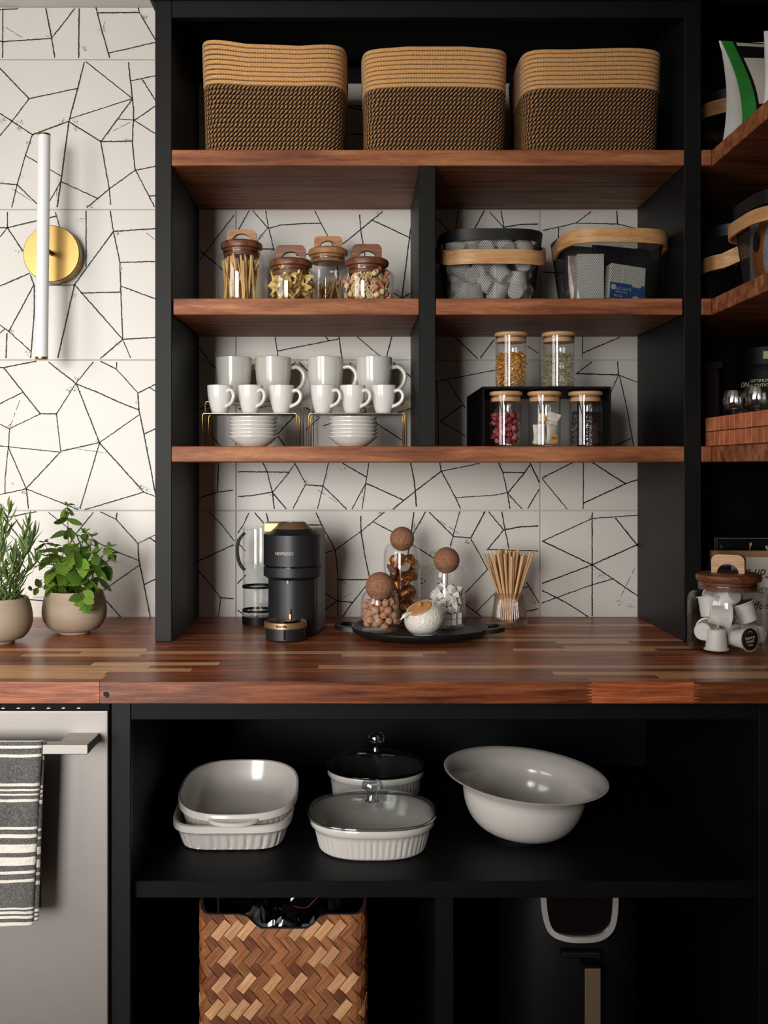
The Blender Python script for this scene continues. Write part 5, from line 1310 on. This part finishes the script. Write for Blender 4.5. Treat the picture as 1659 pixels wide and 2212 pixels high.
# ================================================================== air fryer
AX, AY = px(1257, 2.02), 2.02
af = thing('air_fryer', 'black air fryer with silver trimmed window and bronze handle in the base cabinet', 'air fryer', (AX, AY, .1005))
zf = lambda y, Y=2.0: pz(y, Y)-.1005
g = G(); pr_ = [(.001, 0), (.92, 0), (1, .02), (1, zf(1985)), (.96, .385), (.001, .39)]
g.lathe([(q, z) for q, z in pr_], 64, .135, .15, 3.0, M=Matrix.Translation((0, .16, 0))); g.obj('body', BLACKPL, af, 40)
ub = chaikin([(px(1176, 2.0)-AX, 0, zf(1925)), (px(1180, 2.0)-AX, 0, zf(1985)), (px(1192, 2.0)-AX, 0, zf(2024)), (px(1225, 2.0)-AX, -.004, zf(2036)), (px(1257, 2.0)-AX, -.006, zf(2037)), (px(1297, 2.0)-AX, -.004, zf(2036)), (px(1325, 2.0)-AX, 0, zf(2020)), (px(1334, 2.0)-AX, 0, zf(1985)), (px(1335, 2.0)-AX, 0, zf(1925))], 3)
G().strap(ub, .0085, .0105, up=(0, 1, 0)).obj('window_trim', mat('satin_silver', (206, 202, 198), .35, .6), af, 50)
G().prism([(p.x, p.z) for p in ub], .004, Matrix.Translation((0, .002, 0))).obj('window', BLACKGL, af)
G().box((px(1215, 2.0)-AX, -.012, zf(2062)), (px(1300, 2.0)-AX, .03, zf(2075)), .003).obj('drawer_lip', BLACKPL, af)
hd = G().box((px(1262, 1.97)-AX, -.055, .03), (px(1298, 1.97)-AX, -.043, pz(2092, 1.965)-.1005), .002, Matrix.Shear('XY', 4, (0, 0)) if False else None).obj('handle', BLACKPL, af)
G().box((px(1263, 1.965)-AX, -.0575, .031), (px(1297, 1.965)-AX, -.0555, pz(2093, 1.963)-.1005), .0008).obj('handle_inlay', mat('bronze_inlay', (186, 164, 142), .35, .9), af)
G().box((px(1266, 1.97)-AX, -.043, pz(2130, 1.97)-.1005), (px(1294, 1.97)-AX, .03, pz(2100, 1.97)-.1005), .002).obj('handle_bracket', BLACKPL, af)

# ================================================================== dishwasher and towel
DX, DYF = px(233, 1.915), 1.915
dw = thing('dishwasher', 'stainless steel dishwasher with bar handle under the worktop', 'dishwasher', (DX-.30, DYF, 0))
dzt = pz(1536, DYF)
G().box((-.30, 0, .1), (.30, .02, dzt), .002).obj('door', STEEL, dw)
G().box((-.30, .021, .02), (.302, .58, ZU-.003), 0).obj('tub', BLACKPL, dw)
ctl = G().box((-.30, .004, dzt+.001), (.302, .0205, ZU-.003), .0006).obj('control_strip', BLACKGL, dw)
for x in (8, 41, 73, 106, 138, 171): G().box((px(x, 1.92)-dw.location.x-.0035, .0012, pz(1529, 1.92)-.0012), (px(x, 1.92)-dw.location.x+.0035, .0042, pz(1529, 1.92)+.0012), .0006).obj('button', ALU, ctl)
YH = 1.834; hz1, hz0 = pz(1608, YH), pz(1630, YH); X_ = lambda x, Y: px(x, Y)-dw.location.x
HST = mat('brushed_handle', (158, 152, 146), .42, 1)
h_ = G().box((-.30, YH-DYF, hz0), (X_(190, YH), YH-DYF+.022, hz1), .0012).obj('handle_bar', HST, dw)
G().box((X_(122, YH), YH-DYF+.0225, hz0+.001), (X_(190, YH), -.0005, hz1-.0003), .0008).obj('handle_bracket', HST, dw)
TWD = mat('charcoal_weave', (90, 87, 85), .95, var=.55, vscale=330, bmp=.8, bscale=420, sheen=.2); TWL = mat('cream_weave', (222, 214, 202), .95, var=.06, vscale=200, bmp=.8, bscale=300, sheen=.2)
tw = thing('tea_towel', 'charcoal and cream striped tea towel draped over the dishwasher handle', 'towel', (px(20, YH), YH, hz1))
bands = [(1590, 1600), (1611, 1616), (1628, 1634), (1691, 1696), (1702, 1706), (1712, 1716.5), (1724, 1730), (1784, 1789), (1801, 1807), (1823, 1839), (1851, 1868), (1880, 1885), (1898, 1904), (1958, 1962), (1967, 1971), (1976, 1981), (1990, 1999)]
def towel_layer(name, xr_top, xr_bot, y1, Yd, back, ys, seed, xl=-140):
    """a hanging layer: starts on the bar, falls to photo row y1; stripes woven across"""
    g = G(); rows = []; n = int((y1-1592)/2)
    for i in range(n+1):
        y = 1592+(y1-1592)*i/n; k = i/n; row = []
        for j in range(33):
            u = j/32; x = xl+(xr_top+(xr_bot-xr_top)*k**.8-xl)*u
            wv = .0028*noise.noise(Vector((u*7+seed, y*.006, seed)))*min(1, k*6)+.0012*math.sin(y*.35+u*9)*noise.noise(Vector((u*12, y*.02, seed)))
            sag = 2.5*math.sin(u*2.2+.4)+1.6*noise.noise(Vector((u*5, y*.02, 2+seed)))
            if i == 0: p = P(x, 1592, Yd+.011); p.z = hz1+.004
            elif y < 1604: a = (1-(y-1592)/12)*PI/2; p = P(x, 1600, Yd); p.y = Yd+.012*(1-math.cos(a))*0+.011*math.sin(a); p.z = hz1-.004+.0075*math.sin(a)
            else: p = P(x, y+sag*min(1, (y-1604)/40), Yd+wv); 
            ed = max(0, (u-.9)/.1); p.y += .004*ed*ed
            row.append(tuple(p-tw.location))
        rows.append(row)
    n_, m_ = len(rows), 33; V = [q for q_ in rows for q in q_]; th_ = .0016
    fr = []
    for i in range(n_-1):
        y = 1592+(y1-1592)*(i+.5)/n+ys; g.cur = 1 if any(a <= y <= b for a, b in bands) else 0
        fq = [(i*m_+j, i*m_+j+1, (i+1)*m_+j+1, (i+1)*m_+j) for j in range(m_-1)]
        idx = [(0, 1, 2, 3)]
        for f in fq: g.add([V[k] for k in f], [(0, 1, 2, 3)])
    o = g.obj(name, [TWD, TWL], tw, 180); s = o.modifiers.new('thickness', 'SOLIDIFY'); s.thickness = .0024; s.offset = 0
    return o
towel_layer('front_layer', 92, 70, 1998, YH-.0045, 0, 0, 1.3)
towel_layer('folded_layer', 97, 82, 1988, YH-.0005+.0006, 0, -5, 4.1)
g = G(); R = []
for i in range(30):
    z = hz1+.003-(hz1-pz(1960, YH+.03))*i/29; R.append([(px(-140+230*j/16, YH+.028)-tw.location.x, YH+.026+.002*noise.noise(Vector((j*.4, z*12, 3)))-tw.location.y, z-tw.location.z) for j in range(17)])
g.grid(R, False, False); o = g.obj('rear_layer', [TWD], tw, 180); s = o.modifiers.new('thickness', 'SOLIDIFY'); s.thickness = .0022

# ================================================================== corner shelving, top shelf
def gz(z): return z+.0004
mesh_basket('mesh basket with pale wooden handle behind the green treat bag', .925, 2.545, gz(ZS1), -PI/2+.12, .115, .122, .17, h_front=.128, group='mesh baskets in the corner')
BAGW = mat('bag_white', (206, 204, 200), .4, var=.05, vscale=20); BAGG = mat('bag_green', (44, 128, 48), .35, var=.35, vscale=16); BAGK = mat('bag_black', (18, 18, 18), .35)
BAGC = mat('bag_cream', (196, 190, 176), .45, var=.04, vscale=20); BAGD = mat('bag_dark_green', (28, 92, 44), .4)
bx0 = .812; tb = thing('treat_bag', 'green and white stand-up bag of dog treats with printed panel', 'bag', (bx0, 2.235, gz(ZS1)))
Hb = .222; Wb = .17
def bag_pt(u, v, off=0):
    """front panel of the bag; u 0..1 across, v 0..1 up; leans and flares at the top"""
    x = u*Wb-.027*(v**1.5)*(1-u)+.012*math.sin(v*PI)*(1-u)*.6
    y = .052*v**1.3-.018*math.sin(PI*v)*math.sin(PI*min(1, u+.12))-off; return (x, y, v*Hb-.012*u*v)
def bag_piece(name, us, vs, m, off=.0):
    g = G(); R = [[bag_pt(us[0](v)+(us[1](v)-us[0](v))*j/10, v, off) for j in range(11)] for v in [vs[0]+(vs[1]-vs[0])*i/24 for i in range(25)]]
    g.grid(R, False, False); return g.obj(name, m, tb, 180, recalc=False)
c_ = lambda k: (lambda v: k)
wav = lambda v: .155+.02*math.sin(v*5+.6)-.01*v
bag_piece('green_edge', (c_(0), wav), (0, 1), BAGG)
bag_piece('printed_panel', (lambda v: wav(v), c_(1)), (0, 1), BAGK)
bag_piece('cream_panel', (lambda v: wav(v)+.035, c_(1)), (.30, .80), BAGC, .0006)
bag_piece('torn_top', (lambda v: wav(v)+.03, c_(1)), (.945, .985), BAGC, .0006)
for k in range(7): bag_piece('small_print', (lambda v: wav(v)+.06, c_(1)), (.10+.022*k, .108+.022*k), mat('bag_fineprint', (92, 112, 100), .5), .0005)
bag_piece('print_box', (lambda v: wav(v)+.08, c_(.75)), (.0, .055), BAGW, .0006)
# gusset side and back
g = G(); R = []
for i in range(25):
    v = i/24; p = bag_pt(0, v); d = .098*(1-v)**.8+.001
    R.append([p, (p[0]-.003*math.sin(PI*v)+.010*(1-v), p[1]+d*.35, p[2]), (p[0]+.004*(1-v)-.004, p[1]+d*.62, p[2]), (p[0]-.010*(1-v), p[1]+d, p[2]), (p[0]+.06, p[1]+d+.01, p[2]), (p[0]+Wb*.95, p[1]+d, p[2]), bag_pt(1, v)])
g.grid(R, False, False, False, False); g.obj('gusset', BAGW, tb, 60, recalc=False)
def on_bag(u, v): p = bag_pt(u, v, .0014); return Matrix.Translation(p) @ Matrix.Rotation(PI/2+.15, 4, 'X')
lettering('TREAT YOUR DOG BETTER', .0085, BAGC, tb, on_bag(.72, .905)); lettering('with natural treats', .005, BAGC, tb, on_bag(.70, .865)); lettering('from the only kitchen', .005, BAGC, tb, on_bag(.72, .83))
lettering('DELICIOUS &\nNUTRITIOUS', .006, INK, tb, on_bag(.56, .72)); lettering('Balanced ingredients\nfor healthy snacking', .0045, BAGD, tb, on_bag(.55, .675))
lettering('EASY TO\nDIGEST', .006, INK, tb, on_bag(.60, .52)); lettering('Highly digestible\ningredients', .0045, BAGD, tb, on_bag(.58, .475))
for u, v, rr_ in ((.61, .63, .0062), (.74, .50, .0062)):
    M = on_bag(u, v); G().tube([M @ Vector((rr_*math.cos(a), rr_*math.sin(a), 0)) for a in [2*PI*i/20 for i in range(20)]], .0011, 5, True).obj('round_icon', BAGD, tb, 180)
M = on_bag(.80, .605); G().add([M @ Vector((.014*(1+.1*(i % 2))*math.cos(2*PI*i/24), .014*(1+.1*(i % 2))*math.sin(2*PI*i/24), .0)) for i in range(24)], [tuple(range(24))]).obj('badge', BAGK, tb)
lettering('100%', .008, BAGC, tb, on_bag(.81, .605) @ Matrix.Translation((0, 0, .0006)))
M = on_bag(.68, .40); G().add([M @ Vector((.026*math.copysign(abs(math.cos(2*PI*i/24))**.6, math.cos(2*PI*i/24)), .0055*math.sin(2*PI*i/24), .0)) for i in range(24)], [tuple(range(24))]).obj('green_badge', BAGD, tb)
lettering('PROTEIN\nSOURCE', .0042, BAGC, tb, on_bag(.62, .40) @ Matrix.Translation((0, 0, .0006)))
pouch('plain white pouch in front of the treat bag at the picture edge', (.868, 2.06, gz(ZS1)), (0, 0, .1), .16, .145, .05, BAGW, 'bag', 'white_pouch', seed=9)
# ================================================================== corner shelving, second shelf
n1 = (.912, 2.165); n2 = (.918, 2.46)
mesh_basket('nearer mesh basket on the second corner shelf, handle strap high', *n1, gz(ZS2), -PI/2, .128, .122, .172, h_front=.123, pivot=.125, h_band=.028, group='mesh baskets in the corner')
mesh_basket('farther mesh basket on the second corner shelf, handle strap low', *n2, gz(ZS2), -PI/2+.05, .122, .122, .17, h_front=.086, group='mesh baskets in the corner')
SNK = mat('snack_bag_white', (198, 200, 206), .35, var=.12, vscale=26); ORG = mat('snack_orange', (206, 116, 40), .4, var=.15, vscale=30)
sn = thing('snack_bag', 'white snack bag with orange stripe inside the nearer corner mesh basket', 'bag', (n1[0]-.060, n1[1]+.038, gz(ZS2)+.008), rot=(0, .0, -PI/2+.12))
g = G(); R = []
def sbp(u, v): return ((u-.5)*.13, -.022*math.sin(PI*u)*math.sin(PI*(v*.9+.05))-.003, v*.145+.004*math.sin(u*9))
R = [[sbp(u/12, v/16) for u in range(13)] for v in range(17)]; g.grid(R, False, False)
g.grid([[(x, -y+.004, z) for x, y, z in q] for q in R], False, False); g.obj('film', SNK, sn, 180, recalc=False)
g = G(); g.grid([[(lambda p: (p[0], p[1]-.0012, p[2]))(sbp(.42+.28*u/6+.1*(v/16-.5), v/16)) for u in range(7)] for v in range(17)], False, False); g.obj('orange_stripe', ORG, sn, 180, recalc=False)
p = sbp(.56, .62); g = G(); g.add([(p[0]+.014*math.cos(2*PI*i/20), p[1]-.0035, p[2]+.022*math.sin(2*PI*i/20)) for i in range(20)], [tuple(range(20))]); g.obj('black_oval', BAGK, sn)
pouch('grey crinkled packet at the bottom of the nearer corner mesh basket', (n1[0]-.04, n1[1]-.06, gz(ZS2)+.008), (0, 0, -PI/2), .09, .075, .04, SNK, seed=12)
pouch('brown packet deep in the nearer corner mesh basket', (n1[0]+.0, n1[1]+.085, gz(ZS2)+.008), (0, 0, -PI/2+.4), .08, .12, .04, mat('brown_pouch', (120, 92, 70), .5, var=.2, vscale=30), seed=14)

# ================================================================== corner shelving, third shelf
CRW = wood('cherry_block', (156, 84, 52), (196, 116, 76), (212, 138, 96), (30, 6, 6), 4, .5, rand=5, tone=.14)
XC = .776; cy0, cy1 = 1.96, 2.362; cz0 = gz(ZS3); ch = pz(903, 2.36)-ZS3
cr = thing('slatted_crate', 'low crate faced with two rows of small reddish wood blocks', 'crate', (XC, cy1, cz0))
nb = 13; bl = (cy1-cy0)/nb
for k in range(2):
    for i in range(nb):
        z0 = k*ch/2; G().box((0, -(i+1)*bl+.0007, z0+(.0002 if k == 0 else .0008)), (.010, -i*bl-.0007, z0+ch/2-.0008), .0008).obj('wood_block', CRW, cr)
for k in range(2):
    for i in range(8):
        z0 = k*ch/2; w_ = .0275; G().box((.0105+i*w_+.0007, -.010, z0+.0005), (.0105+(i+1)*w_-.0007, 0, z0+ch/2-.0008), .0008).obj('wood_block', CRW, cr)
G().box((.0115, -(cy1-cy0)+.001, .0), (.228, -.0115, ch-.004), .001).obj('lined_tray', mat('crate_backing', (30, 18, 13), .7), cr)
ztp = cz0+ch-.0035
DW = glass('thick_glass', (.90, .90, .88), .95, .20, 1.5, .02)
gm = None
for i, (x, y, lab) in enumerate(((.833, 2.325, 'round clear glass cup with loop handle, first on the crate'), (.842, 2.215, 'round clear glass cup at the picture edge on the crate'), (.925, 2.27, 'round clear glass cup behind the other two on the crate'))):
    s_ = G().lathe([(.0005, 0), (.034, 0), (.043, .004), (.046, .0075), (.044, .0085), (.036, .006), (.0005, .005)], 40).obj('glass_saucer', DW, None, 50, (x, y, ztp)); tag(s_, ('clear glass saucer under the first glass cup on the crate', 'clear glass saucer under the cup at the picture edge', 'clear glass saucer under the rear glass cup')[i], 'saucer', 'glass saucers')
    if i == 0:
        gm = thing('glass_cup', lab, 'cup', (x, y, ztp+.0065), -.25, 'glass cups')
        o = [(.0005, 0), (.020, 0), (.028, .006), (.0355, .020), (.037, .033), (.034, .048), (.031, .055), (.0295, .055), (.0325, .047), (.0345, .033), (.0325, .020), (.025, .010), (.0005, .0085)]
        G().lathe(o, 40).obj('bowl', DW, gm, 60); G().lathe([(.0005, .014), (.020, .016), (.030, .024), (.0315, .033), (.030, .046), (.0290, .054)], 40).obj('inner_wall', DW, gm, 60)
        G().tube(chaikin([(.034, 0, .044), (.048, 0, .048), (.057, 0, .034), (.050, 0, .016), (.034, 0, .016)], 2), .0036, 10).obj('handle', DW, gm, 180)
    else: dup(gm, (x, y, ztp+.0065), (0, 0, -.25), lab)
# black tub
TBX, TBY, TBR = .985, 2.45, .085
tu = thing('supplement_tub', 'black tub with pale OPTIMUM NUTRITION lettering behind the glass cups', 'tub', (.985, 2.505, cz0))
zl = pz(782, 2.42)-cz0; zt4 = pz(745, 2.42)-cz0
G().lathe([(.0005, 0), (TBR-.004, 0), (TBR, .004), (TBR, zl-.02), (TBR*.93, zl-.004), (.0005, zl-.004)], 56).obj('body', BLACKPL, tu, 40)
G().lathe([(.0005, zl-.0035), (TBR*.96, zl-.0035), (TBR*.97, zl), (TBR*.97, zt4-.002), (TBR*.95, zt4), (.0005, zt4)], 56).obj('screw_lid', BLACKPL, tu, 40)
GOLDP = mat('pale_gold_print', (196, 188, 150), .5)
def on_tub(a, z): return Matrix.Rotation(a, 4, 'Z') @ Matrix.Translation((0, -TBR-.0005, z)) @ Matrix.Rotation(PI/2, 4, 'X')
za_ = pz(826, 2.42)-cz0
lettering('OPTIMUM', .0105, GOLDP, tu, on_tub(-.72, za_+.0055), bend=TBR+.0005); lettering('NUTRITION.', .0105, GOLDP, tu, on_tub(-.70, za_-.0055), bend=TBR+.0005); lettering('ON', .017, GOLDP, tu, on_tub(-1.22, za_-.002), bend=TBR+.0005, shear=.3, bold=.0004)
g = G()
for k in range(5):
    a = -.30+.07*k; M = on_tub(a, za_+.004); g.add([M @ Vector(q) for q in ((-.003, -.03, 0), (.0, -.03, 0), (.012, .022, -.0006), (.009, .022, -.0006))], [(0, 1, 2, 3)])
g.obj('stripe_print', GOLDP, tu)
G().box((-.04, -TBR*.97-.001, zl+.008), (-.005, -TBR*.90, zl+.026), .0005, Matrix.Rotation(-.15, 4, 'Z')).obj('lid_label', GOLDP, tu)
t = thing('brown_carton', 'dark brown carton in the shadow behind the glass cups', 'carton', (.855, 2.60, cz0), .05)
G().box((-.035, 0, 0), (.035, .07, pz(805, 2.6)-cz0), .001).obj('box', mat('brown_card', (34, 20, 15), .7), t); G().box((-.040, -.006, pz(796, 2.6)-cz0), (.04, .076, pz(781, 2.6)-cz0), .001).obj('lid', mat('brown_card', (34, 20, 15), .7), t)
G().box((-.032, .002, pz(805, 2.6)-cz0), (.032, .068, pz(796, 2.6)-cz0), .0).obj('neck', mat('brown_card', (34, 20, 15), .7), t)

# ================================================================== worktop end by the corner
KX, KY = px(1574, 2.25), 2.25
kj = arch_jar('large glass jar of white coffee pods with chunky wooden lid', KX, KY, ZT+.0003, .0855, .0685, pz(1300, 2.25)-ZT, pz(1256, 2.25)-ZT, .018, .068, .040, LIDW, BAMBOO, -.5, group='jars at the worktop end', th=.024)
pod1 = None
kp_ = [(1538, 1383, -.05, (0, 0, -1)), (1603, 1384, -.045, (.42, -.85, .05)), (1632, 1366, .0, (-.25, .9, .1)), (1514, 1362, -.01, (.5, .8, 0)), (1520, 1312, -.03, (0, .15, 1)), (1553, 1330, -.045, (.93, -.12, -.12)), (1612, 1322, -.03, (-.35, .1, .92)), (1572, 1292, -.03, (-.35, .75, -.45)), (1536, 1296, .0, (.5, .7, .2)),
       (1580, 1375, .02, (0, .2, 1)), (1560, 1360, .045, (1, .3, 0)), (1600, 1320, .035, (.4, .5, .6)), (1570, 1330, .04, (-.4, .5, -.6))]
for i, (x, y, dyk, d) in enumerate(kp_):
    p = P(x, y, KY+dyk); q = Vector((p.x-KX, p.y-KY)); l = q.length
    if l > .054: q *= .054/l
    p.x, p.y = KX+q.x, KY+q.y; p.z = max(p.z, ZT+.0265+.0035*(1-abs(d[2]))); d = Vector(d).normalized(); rot = d.to_track_quat('Z', 'Y').to_euler(); loc = p-d*.0215
    if i == 0: pod1 = thing('coffee_pod', 'white coffee pod in the large jar with chunky wooden lid', 'coffee pod', loc, group='pods in the large jar', rot=rot); pod_parts(pod1)
    elif i == 1:
        fr_ = thing('coffee_pod', 'white coffee pod showing its dark French Roast lid in the large jar', 'coffee pod', loc, group='pods in the large jar', rot=rot); pod_parts(fr_)
        Mu = Matrix.Translation((0, 0, .0440))
        lettering('FRENCH\nROAST', .0072, CARDW, fr_, Mu @ Matrix.Rotation(.1, 4, 'Z') @ Matrix.Translation((0, -.001, 0))); lettering('COFFEE', .004, CARDW, fr_, Mu @ Matrix.Translation((0, -.012, 0)))
        g = G(); 
        for q in range(7): a = PI/2+(q-3)*.45; g.box((.0055*math.cos(a)-.0006, .0125+.0045*math.sin(a)-.0006, .0439), (.0055*math.cos(a)+.0006, .0125+.0045*math.sin(a)+.0006, .0442))
        g.obj('emblem', CARDW, fr_)
    else: dup(pod1, loc, rot)
sj = thing('lidded_canister', 'clear canister with grey lid at the picture edge', 'jar', (.8185, 2.022, ZT+.0003), group='jars at the worktop end')
hj = pz(1272, 2.0)-ZT
G().lathe([(.0005, 0), (.036, 0), (.0405, .005), (.0415, hj-.006), (.039, hj), (.0375, hj), (.039, hj-.007), (.038, .008), (.0005, .006)], 48).obj('glass_body', GLASS, sj, 40)
G().lathe([(.0005, .018), (.038, .018), (.0400, .016), (.0400, .0), (.0005, 0)], 48).obj('lid', mat('grey_lid', (150, 146, 146), .5), sj, 40, loc=(0, 0, hj+.0006))
# sign board leaning behind the jar
CREAM = mat('cream_board', (206, 196, 176), .7, var=.05, vscale=30); PINE = wood('pine_strip', (140, 100, 62), (170, 126, 82), (188, 146, 102), (4, 30, 30), 5, .55)
sg = thing('word_sign', 'cream sign board with script lettering framed in wood behind the jars', 'sign', (.95, 2.44, ZT+.0004), rot=(-.06, 0, -.12))
sw, sh = .26, pz(1196, 2.44)-ZT+.006
G().box((-sw/2+.008, .002, .008), (sw/2-.008, .008, sh-.012), .0006).obj('board', CREAM, sg)
for z0, z1 in ((0, .010), (sh-.014, sh)): G().box((-sw/2, -.006, z0), (sw/2, .012, z1), .0012).obj('frame_strip', PINE, sg)
for x0 in (-sw/2, sw/2-.008): G().box((x0, -.006, .0104), (x0+.008, .012, sh-.0144), .0012).obj('frame_strip', PINE, sg)
lettering('wake up', .030, INK, sg, face((-.052, .0012, sh-.048)), shear=.35, xs=.9)
lettering('and smell the', .026, INK, sg, face((-.030, .0012, sh-.090)), shear=.35, xs=.9)
lettering('coffee', .026, INK, sg, face((-.03, .0012, sh-.128)), shear=.35, xs=.9)
# black printed box above the sign
pk = thing('printed_box', 'black box with silver border, number 4 and pale leaf print', 'box', (.965, 2.52, ZT+.0004), rot=(0, 0, -.05))
bwx, bh = .115, pz(1161, 2.51)-ZT
G().box((-bwx, 0, 0), (bwx, .06, bh), .001).obj('box', mat('box_black', (12, 12, 14), .3), pk)
SILV = mat('silver_print', (120, 118, 112), .5); LFY = mat('pale_leaf_print', (206, 200, 140), .6)
zb0 = bh-.054
for a, b in (((-bwx+.002, bh-.004), (bwx-.002, bh-.0025)), ((-bwx+.002, zb0), (bwx-.002, zb0+.0012)), ((-bwx+.002, zb0), (-bwx+.0035, bh-.003)), ((-bwx+.0075, zb0+.002), (-bwx+.0085, bh-.006))):
    G().box((a[0], -.0008, a[1]), (b[0], .0004, b[1])).obj('border_print', SILV, pk)
lettering('4', .015, SILV, pk, face((-bwx+.017, -.0006, bh-.024)))
rl = random.Random(6)
for i in range(7):
    x, z, a = -.045+i*.018+rl.uniform(-.004, .004), bh-.022-rl.uniform(0, .028), rl.uniform(-1, 2.5); w_ = .0035
    G().add([(x+q*math.cos(a)-s_*math.sin(a), -.0006, z+q*math.sin(a)+s_*math.cos(a)) for q, s_ in ((-.011, 0), (0, w_*.5), (.006, w_), (.010, 0), (.006, -w_), (0, -w_*.5))], [tuple(range(6))]).obj('leaf_print', LFY, pk)
vp = thing('violet_carton', 'small violet carton with yellow sideways print behind the large jar', 'carton', (px(1545, 2.50), 2.455, ZT+.0004), .15)
G().box((-.024, 0, 0), (.024, .03, pz(1222, 2.46)-ZT), .001).obj('box', mat('violet_card', (62, 58, 112), .45, var=.2, vscale=30), vp)
lettering('body', .016, mat('yellow_print', (206, 190, 70), .5), vp, face((.006, -.0006, .062)) @ Matrix.Rotation(PI/2, 4, 'Z'))
